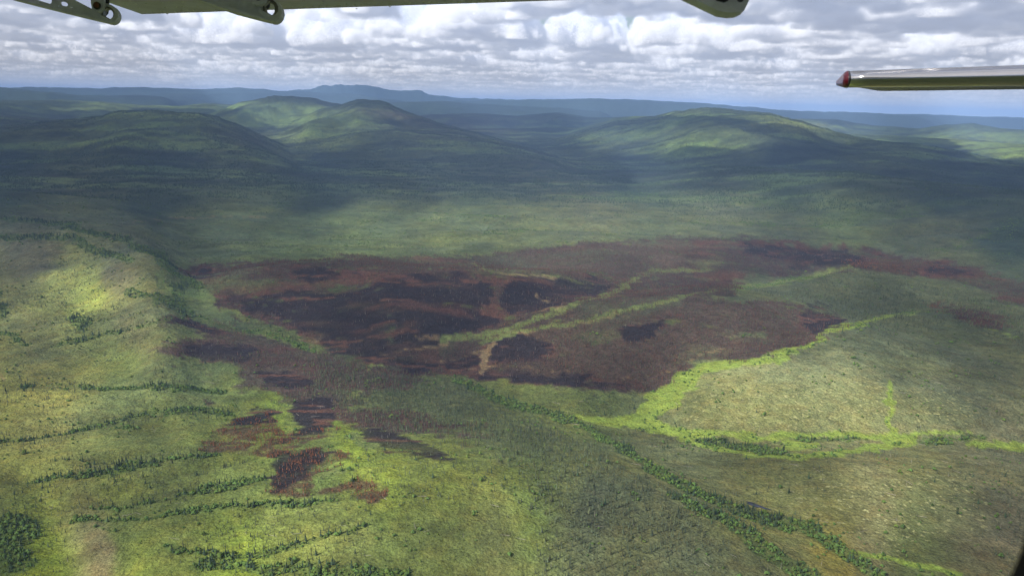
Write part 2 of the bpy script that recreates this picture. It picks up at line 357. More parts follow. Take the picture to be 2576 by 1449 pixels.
BASE = [(700,850,.06,.08,.035),(600,808,.06,.08,.038),(850,900,.06,.07,.035),(1000,942,.06,.075,.038),(1150,962,.07,.085,.038),(520,790,.07,.09,.04),(800,1000,.07,.08,.04),(1000,1080,.085,.10,.04),(100,1440,.15,.20,.028),(0,1330,.08,.1,.03),(300,1350,.09,.115,.03),(250,1392,.14,.125,.065),(400,1080,*O_),(300,1220,*O_),(100,1040,.20,.205,.065),(0,1060,.19,.20,.06),(300,920,.12,.15,.05),
 (700,1070,.12,.17,.03),(600,1010,.12,.15,.04),(600,1440,.15,.2,.03),(350,1440,.14,.17,.035),(800,1340,.15,.17,.045),(1000,1180,.13,.17,.032),(900,1120,.15,.2,.03),(1450,1135,.13,.155,.05),(1360,1240,.10,.135,.035),(1200,1310,.105,.125,.036),
 (1250,1350,.095,.105,.035),(1500,1300,*G_),(1600,1420,.09,.1,.045),(1100,1430,.12,.14,.035),(900,1380,.13,.15,.04),(700,1300,.12,.14,.035),(600,1190,.11,.135,.035),(800,1210,.12,.16,.04),(1150,1220,.12,.15,.035),(1700,1350,.1,.11,.05),(2100,1420,.15,.14,.04),(1900,1250,.12,.125,.045),(2000,1200,.11,.12,.05),
 (1650,1160,.12,.13,.055),(2200,1300,.15,.14,.075),(2500,1300,.12,.11,.06),(2300,1420,.09,.11,.04),(1900,1000,.17,.18,.08),(2150,1000,.17,.18,.08),(2400,950,.09,.1,.055),(2500,1180,.12,.12,.06),(2200,860,.09,.105,.055),(2400,850,.085,.1,.05),
 (1500,1010,.085,.11,.04),(150,720,.15,.17,.055),(230,740,.17,.2,.05),(350,830,.12,.125,.055),(100,850,.12,.13,.05),(400,760,.12,.13,.055),(300,700,.1,.1,.06),(60,640,.09,.09,.06),(300,600,*G_),(600,600,.075,.1,.055),(500,750,.09,.13,.05),
 (500,930,.11,.14,.05),(900,620,.09,.12,.05),(700,630,.08,.11,.05),(1100,570,.08,.1,.045),(1300,600,.09,.11,.05),(1500,540,.09,.10,.05),(1800,560,.085,.1,.055),(2100,540,.07,.1,.045),(2400,620,*G_),(1600,590,.09,.11,.055),(2000,730,*G_),(2400,760,*G_),(2000,600,*G_),
 (0,500,*FM),(400,520,*FM),(800,500,*FM),(1200,500,.06,.085,.045),(1600,470,*FM),(2000,480,*FM),(2400,500,*F_),(2550,600,*FM),(0,400,*F_),(400,420,*F_),(800,420,*F_),(1200,420,.045,.06,.035),(1400,430,.05,.06,.035),(1600,420,*F_),(2000,420,*F_),(2500,450,*F_),
 (400,320,.04,.06,.03),(650,350,.06,.07,.045),(700,300,.07,.11,.04),(850,300,.065,.1,.035),(650,275,.07,.11,.05),(450,285,.09,.13,.05),(250,275,.1,.14,.055),(80,300,.045,.06,.04),(720,350,.1,.14,.05),(900,262,.04,.06,.03),(1050,290,.06,.055,.045),(1150,310,.06,.06,.045),  # hill samples: sunlit patches carry brighter lit greens in the colour itself
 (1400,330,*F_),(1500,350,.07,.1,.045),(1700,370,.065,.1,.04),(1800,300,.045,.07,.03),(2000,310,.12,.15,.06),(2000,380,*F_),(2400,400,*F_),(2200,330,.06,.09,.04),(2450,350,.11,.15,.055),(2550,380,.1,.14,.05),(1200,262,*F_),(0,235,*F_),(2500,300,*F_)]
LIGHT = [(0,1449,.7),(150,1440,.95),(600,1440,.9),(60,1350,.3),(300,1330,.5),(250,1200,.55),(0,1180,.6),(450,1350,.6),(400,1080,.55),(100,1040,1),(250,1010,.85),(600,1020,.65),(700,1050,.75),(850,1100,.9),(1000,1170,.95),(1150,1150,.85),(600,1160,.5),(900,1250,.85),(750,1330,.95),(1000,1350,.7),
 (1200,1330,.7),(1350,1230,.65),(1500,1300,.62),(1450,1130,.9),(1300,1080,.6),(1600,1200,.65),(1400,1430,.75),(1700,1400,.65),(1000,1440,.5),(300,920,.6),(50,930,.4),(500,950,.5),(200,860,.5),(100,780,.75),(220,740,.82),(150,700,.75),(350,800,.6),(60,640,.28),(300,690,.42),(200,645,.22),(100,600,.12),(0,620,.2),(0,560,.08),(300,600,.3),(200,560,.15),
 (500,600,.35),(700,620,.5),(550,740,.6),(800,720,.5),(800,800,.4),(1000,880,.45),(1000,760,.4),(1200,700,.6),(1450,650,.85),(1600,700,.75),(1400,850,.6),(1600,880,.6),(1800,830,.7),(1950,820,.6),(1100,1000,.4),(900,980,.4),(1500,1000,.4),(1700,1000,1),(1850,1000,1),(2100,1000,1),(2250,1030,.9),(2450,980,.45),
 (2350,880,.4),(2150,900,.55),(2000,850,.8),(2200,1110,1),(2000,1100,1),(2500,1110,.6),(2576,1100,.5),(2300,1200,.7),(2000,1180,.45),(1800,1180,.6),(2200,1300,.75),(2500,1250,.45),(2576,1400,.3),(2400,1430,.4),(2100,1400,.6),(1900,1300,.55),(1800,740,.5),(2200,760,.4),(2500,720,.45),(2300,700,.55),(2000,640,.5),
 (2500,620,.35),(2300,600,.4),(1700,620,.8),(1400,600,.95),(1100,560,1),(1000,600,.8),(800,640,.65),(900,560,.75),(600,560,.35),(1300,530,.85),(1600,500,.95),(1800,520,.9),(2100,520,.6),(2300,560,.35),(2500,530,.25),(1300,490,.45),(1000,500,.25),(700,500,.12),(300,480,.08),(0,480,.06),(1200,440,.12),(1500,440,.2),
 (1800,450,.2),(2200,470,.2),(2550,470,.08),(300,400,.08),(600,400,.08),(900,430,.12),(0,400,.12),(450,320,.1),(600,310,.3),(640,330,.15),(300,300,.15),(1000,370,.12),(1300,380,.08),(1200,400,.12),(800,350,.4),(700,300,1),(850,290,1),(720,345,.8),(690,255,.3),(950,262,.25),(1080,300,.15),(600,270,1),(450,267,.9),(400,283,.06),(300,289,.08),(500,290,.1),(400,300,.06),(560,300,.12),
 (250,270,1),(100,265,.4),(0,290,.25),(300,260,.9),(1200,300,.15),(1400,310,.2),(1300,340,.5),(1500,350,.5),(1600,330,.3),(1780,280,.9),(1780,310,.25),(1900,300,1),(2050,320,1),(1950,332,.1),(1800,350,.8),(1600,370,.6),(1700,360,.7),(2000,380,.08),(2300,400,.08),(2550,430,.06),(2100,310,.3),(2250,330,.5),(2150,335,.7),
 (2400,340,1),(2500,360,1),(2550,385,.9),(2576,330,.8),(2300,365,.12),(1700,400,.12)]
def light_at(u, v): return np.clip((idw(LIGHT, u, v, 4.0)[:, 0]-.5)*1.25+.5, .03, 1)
# ------------------------------------------------------------------ land form
def azel(u, v):
    d = ray(u, v); return math.atan2(d[0], d[1]), d[2]/math.hypot(d[0], d[1])
# crests: (u, v, distance) plus the depth of the near and the far slope
RIDGES = [
 ([(-300,560,2600),(0,525,2350),(150,555,2200),(300,600,1900),(430,680,1550),(500,760,1350),(560,800,1250)], 900, 1500, 1.0),
 ([(-300,330,7000),(0,325,6800),(200,305,6500),(300,286,6400),(400,279,6300),(500,285,6200),(600,315,6100),(680,355,6000),(760,400,5800),(850,440,5600)], 2600, 1600, 1.0),
 ([(500,300,9500),(600,262,9300),(690,243,9200),(780,250,9100),(850,262,9000),(1000,300,9000)], 2200, 2500, 1.0),
 ([(700,330,8000),(800,280,8000),(900,252,8000),(960,255,8000),(1020,280,7900),(1100,310,7700),(1250,350,7000),(1400,390,6400),(1500,425,5900),(1600,450,5500)], 1900, 1200, 1.0),
 ([(800,350,6800),(900,330,6700),(1000,322,6600),(1100,335,6400),(1250,360,6000),(1400,395,5600),(1520,430,5200)], 1700, 900, 1.0),
 ([(950,300,12500),(1080,290,12500),(1200,287,12500),(1300,292,12500),(1400,283,12500),(1470,295,12500),(1600,297,12000),(1750,297,12000),(1900,300,12000)], 2600, 2500, 1.0),
 ([(1400,345,9000),(1550,298,8800),(1650,292,8500),(1720,278,8200),(1780,271,8000),(1850,280,7800),(1950,290,7600),(2050,320,7400),(2150,345,7200),(2300,365,7000),(2450,395,6700),(2700,440,6300)], 2900, 1500, 1.0),
 ([(1900,320,12500),(2000,300,12500),(2100,301,12500),(2200,318,12500),(2300,325,12500),(2380,315,12500),(2450,313,12500),(2520,325,12500),(2800,335,12500)], 2600, 2000, 1.0),
 ([(1350,470,4600),(1600,440,4600),(1800,425,4500),(1950,428,4300),(2150,440,4000),(2350,470,3700),(2576,492,3500),(2900,520,3300)], 1500, 900, 1.0),
 ([(-300,300,8600),(0,296,8600),(120,300,8500),(230,312,8300),(330,330,8000)], 1800, 1500, 1.0),
 ([(1000,352,8200),(1150,330,8800),(1300,325,9200),(1420,322,9500),(1550,330,9500),(1650,340,9300)], 1800, 1500, 1.0),
 ([(560,372,6600),(680,352,7000),(800,335,7400),(900,345,7400),(1000,365,7000)], 1200, 1000, 1.0),
 ([(1980,352,9200),(2120,338,9600),(2250,345,9800),(2400,352,9800),(2550,362,9500),(2800,380,9000)], 1800, 1500, 1.0),
 ([(1500,385,6600),(1620,368,6900),(1760,352,7000),(1880,345,6900),(2000,362,6500),(2120,392,6000)], 1300, 1000, 1.0),
 ([(-400,262,15500),(0,254,12500),(150,254,12500),(250,258,12000),(350,266,12000),(450,268,12000),(540,262,12000),(650,270,12000)], 3200, 2500, 1.0),
 ([(-500,215,15500),(0,224,15500),(120,234,15500),(200,240,15500),(400,246,15500)], 2800, 2500, 1.0),
 ([(-200,232,18000),(60,222,18000),(200,222,18000),(380,219,18000),(480,226,18000),(600,222,18000),(700,230,18000),(900,238,18000)], 2500, 3000, 1.0),
 ([(200,250,17000),(350,240,17000),(600,233,17000),(800,238,17000),(900,244,17000),(1000,252,17000)], 2600, 2500, 1.0),
 ([(650,240,19500),(740,228,19500),(780,226,19500),(805,217,19500),(850,213,19500),(890,215,19500),(930,216,19500),(970,226,19500),(1000,229,19500),(1030,230,19500),(1055,229,19500),(1080,240,19500),(1150,246,19500),(1300,252,19500)], 2000, 2500, 1.0),
 ([(900,262,15000),(1000,258,15000),(1100,256,15000),(1200,262,15000),(1300,268,15000),(1400,272,15000),(1500,280,15000)], 2000, 2500, 1.0),
 ([(1100,256,17000),(1300,252,17000),(1450,250,17000),(1600,258,17000),(1700,263,17000),(1900,275,17000)], 2500, 2500, 1.0),
 ([(1350,270,17500),(1500,258,17500),(1750,262,17500),(1850,272,17500),(2000,280,17500),(2150,283,17500),(2300,291,17500)], 2200, 2500, 1.0),
 ([(1900,310,19500),(2000,298,19500),(2150,287,19500),(2300,288,19500),(2450,294,19500),(2576,297,19500),(3000,310,19500)], 2200, 2500, 1.0),
]
RD = []
for pts, wf, wb, k in RIDGES:
    a = []; h = []; D = []
    for u, v, d in pts:
        az, te = azel(u, v); a.append(az); h.append(CAMZ+d*te); D.append(d)
    o = np.argsort(a); RD.append((np.array(a)[o], np.array(h)[o], np.array(D)[o], wf, wb))
def world_at(u, v, z=0.):
    d = ray(u, v); t = (z-CAMZ)/d[2]; return d[0]*t, d[1]*t
def seg(x, y, pts, w):
    m = np.full(x.shape, 9e9)
    P = [world_at(*p) for p in pts]
    for (ax, ay), (bx, by) in zip(P[:-1], P[1:]):
        dx, dy = bx-ax, by-ay; t = np.clip(((x-ax)*dx+(y-ay)*dy)/(dx*dx+dy*dy), 0, 1)
        m = np.minimum(m, (x-ax-t*dx)**2+(y-ay-t*dy)**2)
    return np.exp(-m/(w*w))
def bump(x, y, u, v, sx, sy):
    px, py = world_at(u, v); return np.exp(-((x-px)/sx)**2-((y-py)/sy)**2)
def height(x, y):
    x = np.asarray(x, np.float64); y = np.asarray(y, np.float64)
    D = np.hypot(x, y); az = np.arctan2(x, y)
    z = 10*fbm(x, y, 900, 3, 3)*np.clip(D/1500, .3, 1)
    z += 3.0*fbm(x, y, 220, 3, 8)
    near = 1-sstep(2400, 3600, D)
    n = 0
    n = n + 42*bump(x, y, 900, 760, 520, 260) + 34*bump(x, y, 1750, 840, 430, 240) + 18*bump(x, y, 1450, 640, 900, 400)
    n = n + 26*bump(x, y, 900, 1300, 260, 190) + 20*bump(x, y, 1500, 1350, 260, 160) + 16*bump(x, y, 2150, 980, 220, 160) + 14*bump(x, y, 2300, 1290, 160, 110)
    n = n - 10*seg(x, y, [(2150,1400),(1900,1300),(1650,1180),(1440,1060),(1230,990),(1120,945),(900,905),(740,860),(560,810),(460,700),(330,620)], 85)
    n = n - 12*seg(x, y, [(2576,1120),(2200,1110),(1800,1110),(1600,1060),(1720,940),(2000,890),(2150,818),(2350,770)], 50)
    n = n - 12*seg(x, y, [(1150,900),(1220,860),(1350,815),(1540,790),(1800,730),(2050,690)], 50) - 9*seg(x, y, [(1350,800),(1500,750),(1600,700),(1650,680)], 40)
    for p in ([(0,1116),(200,1080),(480,1032)], [(60,1220),(300,1180),(560,1143)], [(430,1252),(650,1208)], [(190,1300),(500,1280),(815,1258)], [(60,972),(300,975),(560,986)], [(560,1400),(900,1330)], [(60,890),(270,838),(430,800)], [(180,1500),(130,1300),(60,1200)]):
        n = n - 4.5*seg(x, y, p, 14)
    n = n + 22*(.5-np.abs(fbm(x*.7, y, 330, 4, 55)))*sstep(900, 1300, D)
    z = z+n*near
    z += 26*(.5-np.abs(fbm(x, y*.8, 480, 5, 57)))*sstep(3200, 6000, D)
    wx = x+0.06*D*fbm(x, y, 2600, 3, 41); wy = y+0.06*D*fbm(x, y, 2600, 3, 45)
    Dw = np.hypot(wx, wy); gul = fbm(x, y, 1500, 5, 21); gu2 = fbm(x, y, 620, 4, 23); rdg = 1-np.abs(fbm(x, y, 1100, 4, 31))*1.6
    acc = np.zeros_like(z)
    for a, h, dd, wf, wb in RD:
        hc = np.interp(az, a, h, left=0, right=0); dc = np.interp(az, a, dd)
        edge = sstep(a[0]-.05, a[0], az)*(1-sstep(a[-1], a[-1]+.05, az))
        hc = np.interp(az, a, h)*edge*(1+(.045 if (wf == 2000 and dd[0] == 19500) else .022)*fbm(az*1500+dd[0]*.01, az*0, 22., 5, 51, .6))
        if dd[0] < 2700: hc = hc*(1-sstep(azel(330, 600)[0], azel(520, 760)[0], az))
        t = D-dc
        t2 = Dw-dc
        w = np.clip(np.abs(t)/(0.25*wf), 0, 1)       # the crest itself stays where it is seen
        t = t*(1-w)+t2*w
        s = np.where(t < 0, -t/wf, t/wb)
        g = np.where(s < 1, (1+np.cos(math.pi*np.clip(s, 0, 1)))/2, 0)
        sc = wf/2500.
        hh = hc*g*(1+.34*w*rdg*(1-g)*2) + (62*gul+46*(.45-np.abs(gu2)))*sc*g*w*(1.2-g)
        acc = acc+np.maximum(hh, 0)**8
    z = z*(1-sstep(5000, 9000, D)*.3)+acc**.125
    return z
def light_ok(x, y): pass
# ---- ground sheet: fine where the picture looks, coarse elsewhere
azs = np.concatenate([np.radians(np.linspace(-180, -38, 40, endpoint=False)), np.radians(np.linspace(-38, 38, 921)), np.radians(np.linspace(38, 180, 40)[1:])])
v_near = np.linspace(math.atan2(350, 330), math.atan2(350, 3300), 430)
ds = [2, 60, 140, 220, 280] + list(350/np.tan(v_near)) + list(np.geomspace(3320, 15000, 300)) + list(np.geomspace(15200, 46000, 90)) + []
ds = np.array(ds)
AA, DD = np.meshgrid(azs[:-1], ds)
GX = (np.sin(AA)*DD).ravel(); GY = (np.cos(AA)*DD).ravel()
GZ = height(GX, GY)
nr, nc = AA.shape
def mesh_from(name, V, Fq):
    me = bpy.data.meshes.new(name)
    V = np.asarray(V, np.float32); Fq = np.asarray(Fq, np.int32); k = Fq.shape[1]
    me.vertices.add(len(V)); me.vertices.foreach_set('co', V.ravel())
    me.loops.add(Fq.size); me.loops.foreach_set('vertex_index', Fq.ravel())
    me.polygons.add(len(Fq)); me.polygons.foreach_set('loop_start', np.arange(len(Fq), dtype=np.int32)*k)
    me.polygons.foreach_set('use_smooth', np.ones(len(Fq), bool))
    me.update(calc_edges=True)
    return me
def link(name, me, parent=None, mat=None, **props):
    o = bpy.data.objects.new(name, me); scene.collection.objects.link(o)
    if parent is not None: o.parent = parent
    if mat is not None: me.materials.append(mat)
    for k_, v_ in props.items(): o[k_] = v_
    return o
ii = np.arange(nr-1)[:, None]*nc; jj = np.arange(nc)[None]
j2 = (jj+1) % nc
quads = np.stack([(ii+jj), (ii+j2), (ii+nc+j2), (ii+nc+jj)], -1).reshape(-1, 4)
gme = mesh_from('ground', np.stack([GX, GY, GZ], 1), quads[:, ::-1])
# ---- ground cover
def cover(x, y, z):
    """returns base colour (n,3) and cover weights at places on the ground"""
    D = np.hypot(x, y)
    wa = np.clip(D/180, 2.0, 60)
    wx = x+wa*(fbm(x, y, 45, 3, 61)+.6*fbm(x, y, 12, 2, 64)); wy = y+wa*1.6*(fbm(x, y, 45, 3, 71)+.6*fbm(x, y, 12, 2, 74))
    u, v = proj(wx, wy, z)
    u0, v0 = proj(x, y, z)
    n1 = fbm(x, y, 60, 4, 81); n2 = fbm(x*.5, y, 18, 3, 91)
    n3 = fbm(x, y, 300, 4, 101)
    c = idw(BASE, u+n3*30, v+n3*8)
    c = c*np.where(D[:, None] < 2600, np.array([.92, .94, .86]), np.array([.92, .90, .76]))
    c = c*(1+.20*n1[:, None]+.17*n2[:, None])
    # yellow / grey-brown drift inside the muskeg
    t = np.clip(fbm(x, y, 90, 4, 111)*1.3, -1, 1)[:, None]
    c = c*(1+t*np.array([.10, .06, -.10]))
    far = sstep(2500, 4000, D)
    band = fbm(x*.35+y*.2, y, 190, 5, 121, .6)      # birch patches in the spruce of the far slopes
    bb = sstep(.12, .5, band)*far*(v0 > 255)
    c = c*(1-bb[:, None]*.0)+bb[:, None]*np.array([.034, .056, .012])
    dk = sstep(.1, .5, -band)*far
    c = c*(1-.5*dk[:, None])
    df = sstep(10500, 14000, D)[:, None]; c = c*(1-df)+df*np.array([.022, .036, .022])*(1+.5*fbm(x, y, 1500, 4, 151))[:, None]
    n5 = fbm(x*.6, y, 7, 2, 95)
    rag = .34*n1+.34*n2+.22*n5
    W = {}
    def m(L_, amp=1., lo=.38, hi=.62):
        return sstep(lo, hi, look(L_, u, v)+amp*rag*np.where(look(L_, u, v) > .02, 1, 0))
    W['singe'] = m(SINGE, .9, .2, .75); W['red'] = m(RED, 1.15, .2, .72)*(1-.5*sstep(.4, .8, fbm(x*.6, y, 85, 5, 181))); W['black'] = m(BLACK, 1.1, .12, .7)*(.72+.28*sstep(-.8, .1, fbm(x*.4, y, 38, 4, 161))); W['orange'] = m(ORANGE, 1.0, .25, .65)*(.45+.55*sstep(-.5, .2, n5)); W['lime'] = m(LIME, .35, .22, .6)
    W['vale'] = m(VALE, .3, .15, .45); W['tan'] = m(TAN, .9, .2, .9); W['band'] = m(BAND, .75, .28, .62); W['shrub'] = m(SHRUB, .9, .3, .7)
    W['pale'] = look(PALE, u, v); W['stand'] = m(STAND, .5, .3, .7); W['red2'] = look(RED2, u, v)
    def mix(w, col, k=1.):
        nonlocal c
        c = c*(1-(w*k)[:, None])+(w*k)[:, None]*np.array(col)
    mix(W['stand'], (.07, .08, .045), .30)
    mix(W['pale'], (.15, .165, .06), .4)
    mix(W['singe'], (.054, .042, .034), .92)
    mix(W['singe']*sstep(-.15, .5, fbm(x*.7, y, 45, 4, 171)), (.060, .033, .028), .7)
    mix(W['red'], (.040, .026, .024), .93)
    mix(W['red']*W['red2'], (.070, .052, .037), .75)
    mix(W['red']*sstep(.15, .7, fbm(x*.6, y, 110, 4, 131)), (.058, .064, .037), .7)
    mix(W['red']*sstep(.2, .6, fbm(x*.4, y, 60, 4, 136))*(1-W['red2']), (.10, .046, .030), .6)
    mix(W['orange'], (.056, .034, .023), .85)
    mix(W['black'], (.016, .013, .015), .96)
    mix(np.clip(3.2*W['black']*(1-W['black'])*W['red'], 0, 1)*sstep(-.4, .4, n2), (.095, .045, .031), .6)
    st = sstep(.50, .7, fbm(x*.25, y, 16, 3, 141))
    mix(W['black']*st, (.11, .055, .035), .55)
    mix(W['lime'], (.155, .218, .036), .88)
    mix(W['vale'], (.105, .135, .042), .88)
    mix(W['tan'], (.20, .15, .075), .6)
    mix(W['band'], (.06, .095, .025), .6)
    return np.clip(c, .004, .6).astype(np.float32), W
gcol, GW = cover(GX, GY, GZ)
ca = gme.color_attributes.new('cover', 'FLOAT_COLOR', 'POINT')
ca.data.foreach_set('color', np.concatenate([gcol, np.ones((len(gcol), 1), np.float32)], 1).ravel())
for nm, k_ in (('burn', GW['black']), ('pale', GW['pale'])):
    a_ = gme.attributes.new(nm, 'FLOAT', 'POINT'); a_.data.foreach_set('value', k_.astype(np.float32))
# ---- material helpers
def newmat(name):
    m = bpy.data.materials.new(name); m.use_nodes = True; nt = m.node_tree
    return m, nt, nt.nodes['Principled BSDF']
def noise_node(nt, scale, detail=4, rough=.6, vec=None):
    n = nt.nodes.new('ShaderNodeTexNoise'); n.inputs['Scale'].default_value = scale; n.inputs['Detail'].default_value = detail; n.inputs['Roughness'].default_value = rough
    if vec is not None: nt.links.new(vec, n.inputs['Vector'])
    return n.outputs[0]
def rampf(nt, src, a, b, lo, hi):
    r = nt.nodes.new('ShaderNodeMapRange'); nt.links.new(src, r.inputs[0])
    for i, v_ in enumerate((a, b, lo, hi)): r.inputs[i+1].default_value = v_
    return r.outputs[0]
def mixc(nt, f, a, b, mode='MIX'):
    n = nt.nodes.new('ShaderNodeMix'); n.data_type = 'RGBA'; n.blend_type = mode
    for i, s in ((0, f), (6, a), (7, b)):
        if isinstance(s, (int, float)): n.inputs[i].default_value = s
        elif isinstance(s, tuple): n.inputs[i].default_value = (*s, 1)
        else: nt.links.new(s, n.inputs[i])
    return n.outputs[2]
def matn(nt, op, a, b):
    n = nt.nodes.new('ShaderNodeMath'); n.operation = op
    for i, s in enumerate((a, b)):
        if isinstance(s, (int, float)): n.inputs[i].default_value = s
        else: nt.links.new(s, n.inputs[i])
    return n.outputs[0]
gm, nt, bs = newmat('tundra_ground')
at = nt.nodes.new('ShaderNodeAttribute'); at.attribute_name = 'cover'
ab = nt.nodes.new('ShaderNodeAttribute'); ab.attribute_name = 'burn'
ap = nt.nodes.new('ShaderNodeAttribute'); ap.attribute_name = 'pale'
geo = nt.nodes.new('ShaderNodeNewGeometry').outputs['Position']
f1 = rampf(nt, noise_node(nt, .45, 5, .7, geo), .3, .7, .52, 1.48)
f2 = rampf(nt, noise_node(nt, .09, 5, .65, geo), .3, .7, .72, 1.28)
f3 = rampf(nt, noise_node(nt, .016, 4, .6, geo), .3, .7, .82, 1.18)
ff = matn(nt, 'MULTIPLY', matn(nt, 'MULTIPLY', f1, f2), f3)
cc = nt.nodes.new('ShaderNodeVectorMath'); cc.operation = 'SCALE'; nt.links.new(at.outputs['Color'], cc.inputs[0]); nt.links.new(ff, cc.inputs['Scale'])
hue = mixc(nt, rampf(nt, noise_node(nt, .055, 4, .6, geo), .45, .65, 0, .30), cc.outputs[0], (1.35, .95, .8), 'MULTIPLY')
spk = rampf(nt, noise_node(nt, .22, 2, .5, geo), .60, .68, 0, 1)
spk = matn(nt, 'MULTIPLY', spk, ap.outputs['Fac'])
hue = mixc(nt, spk, hue, (.27, .27, .12))
nt.links.new(hue, bs.inputs['Base Color'])
bs.inputs['Roughness'].default_value = .95
bs.inputs['Specular IOR Level'].default_value = .1
bp = nt.nodes.new('ShaderNodeBump'); bp.inputs['Strength'].default_value = 1.0; bp.inputs['Distance'].default_value = 2.2
nt.links.new(matn(nt, 'ADD', noise_node(nt, .35, 4, .7, geo), matn(nt, 'MULTIPLY', noise_node(nt, .06, 3, .6, geo), 3.0)), bp.inputs['Height'])
nt.links.new(bp.outputs[0], bs.inputs['Normal'])
ground = link('ground', gme, None, gm, kind='structure')

# ------------------------------------------------------------------ broken cloud deck added out of view, thickness shaped from LIGHT to shade the land
ra = np.radians(np.concatenate([np.linspace(-180, -44, 60, endpoint=False), np.linspace(-44, 44, 241), np.linspace(44, 180, 60)[1:]])); rd = np.concatenate([np.linspace(4, 3300, 165)[:-1], np.geomspace(3300, 13500, 170)])
A2, D2 = np.meshgrid(ra, rd); px = (np.sin(A2)*D2).ravel(); py = (np.cos(A2)*D2).ravel(); pz = height(px, py)
wq = np.clip(D2.ravel()*.03, 20, 200)
u2, v2 = proj(px+wq*fbm(px, py, 260, 4, 201), py+wq*1.5*fbm(px, py, 260, 4, 205), pz)
lt = light_at(u2, v2)
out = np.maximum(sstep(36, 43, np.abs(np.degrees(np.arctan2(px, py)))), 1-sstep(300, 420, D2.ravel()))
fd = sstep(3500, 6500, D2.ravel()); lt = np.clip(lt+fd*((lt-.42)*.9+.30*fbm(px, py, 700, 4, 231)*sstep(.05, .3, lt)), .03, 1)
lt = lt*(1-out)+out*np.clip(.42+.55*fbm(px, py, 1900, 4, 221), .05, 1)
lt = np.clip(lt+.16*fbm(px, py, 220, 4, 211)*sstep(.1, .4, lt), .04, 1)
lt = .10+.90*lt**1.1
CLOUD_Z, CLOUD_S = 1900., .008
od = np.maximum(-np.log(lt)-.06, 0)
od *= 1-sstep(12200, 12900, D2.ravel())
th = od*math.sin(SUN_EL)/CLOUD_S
th2 = th.reshape(D2.shape); th2[-1] = 0; th2[0] = th2[0].mean(); th2[:, -1] = th2[:, 0]; th = th2.ravel()
tt = (CLOUD_Z-pz)/SUN[2]
bx = px+SUN[0]*tt; by = py+SUN[1]*tt
n0 = len(bx)
V = np.stack([bx, by, np.full(n0, CLOUD_Z)], 1)
T_ = V.copy(); T_[:, 2] += th
on = np.nonzero(th > 1)[0]; top_idx = np.arange(n0); top_idx[on] = n0+np.arange(len(on))
R2, C2 = D2.shape
i_ = np.arange(R2-1)[:, None]*C2; j_ = np.arange(C2-1)[None]
q = np.stack([i_+j_, i_+j_+1, i_+C2+j_+1, i_+C2+j_], -1).reshape(-1, 4)
q = q[(th[q] > 1).any(1)]
V[th <= 1, 2] = CLOUD_Z
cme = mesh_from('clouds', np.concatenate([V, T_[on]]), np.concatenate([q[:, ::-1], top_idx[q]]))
cm = bpy.data.materials.new('shade_cloud_vapour'); cm.use_nodes = True; nt = cm.node_tree; nt.nodes.clear()
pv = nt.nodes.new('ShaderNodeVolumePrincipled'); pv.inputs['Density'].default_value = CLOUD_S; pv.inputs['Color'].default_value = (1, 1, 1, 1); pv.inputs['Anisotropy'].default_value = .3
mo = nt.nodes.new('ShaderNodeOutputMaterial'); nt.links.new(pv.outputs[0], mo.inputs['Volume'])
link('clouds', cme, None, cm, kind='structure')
# ------------------------------------------------------------------ air
def box_mesh(name, lo, hi):
    x0, y0, z0 = lo; x1, y1, z1 = hi
    return mesh_from(name, [(x0,y0,z0),(x1,y0,z0),(x1,y1,z0),(x0,y1,z0),(x0,y0,z1),(x1,y0,z1),(x1,y1,z1),(x0,y1,z1)],
                     [(0,3,2,1),(4,5,6,7),(0,1,5,4),(1,2,6,5),(2,3,7,6),(3,0,4,7)])
if HAZE > 0:
    hm = bpy.data.materials.new('pale_air'); hm.use_nodes = True; nt = hm.node_tree; nt.nodes.clear()
    pv = nt.nodes.new('ShaderNodeVolumePrincipled'); pv.inputs['Density'].default_value = HAZE; pv.inputs['Color'].default_value = (.31, .50, .88, 1); pv.inputs['Anisotropy'].default_value = -.15
    mo = nt.nodes.new('ShaderNodeOutputMaterial'); nt.links.new(pv.outputs[0], mo.inputs['Volume'])
    zt = float(GZ.max())+40
    hme = box_mesh('haze', (-48000, -48000, float(GZ.min())-5), (48000, 48000, min(zt, 1850.)))
    link('haze', hme, None, hm, kind='stuff')
print('ground', len(GX), 'zmin', GZ.min(), 'zmax', GZ.max(), 'clouds', len(q))
# ------------------------------------------------------------------ trees
rng = np.random.default_rng(11)
def leafmat(name, col, var=.35, warm=(1.25, 1.0, .7), rough=.8, trans=0.0):
    m, nt, bs = newmat(name)
    oi = nt.nodes.new('ShaderNodeObjectInfo')
    k = rampf(nt, oi.outputs['Random'], 0, 1, 1-var, 1+var)
    n = rampf(nt, noise_node(nt, 1.3, 3, .6), .3, .7, .65, 1.35)
    k = matn(nt, 'MULTIPLY', k, n)
    sc = nt.nodes.new('ShaderNodeVectorMath'); sc.operation = 'SCALE'; sc.inputs[0].default_value = col; nt.links.new(k, sc.inputs['Scale'])
    r2 = matn(nt, 'FRACT', matn(nt, 'MULTIPLY', oi.outputs['Random'], 7.31), 0)
    out = mixc(nt, rampf(nt, r2, .55, 1, 0, 1), sc.outputs[0], warm, 'MULTIPLY')
    nt.links.new(out, bs.inputs['Base Color']); bs.inputs['Roughness'].default_value = rough; bs.inputs['Specular IOR Level'].default_value = .15
    return m
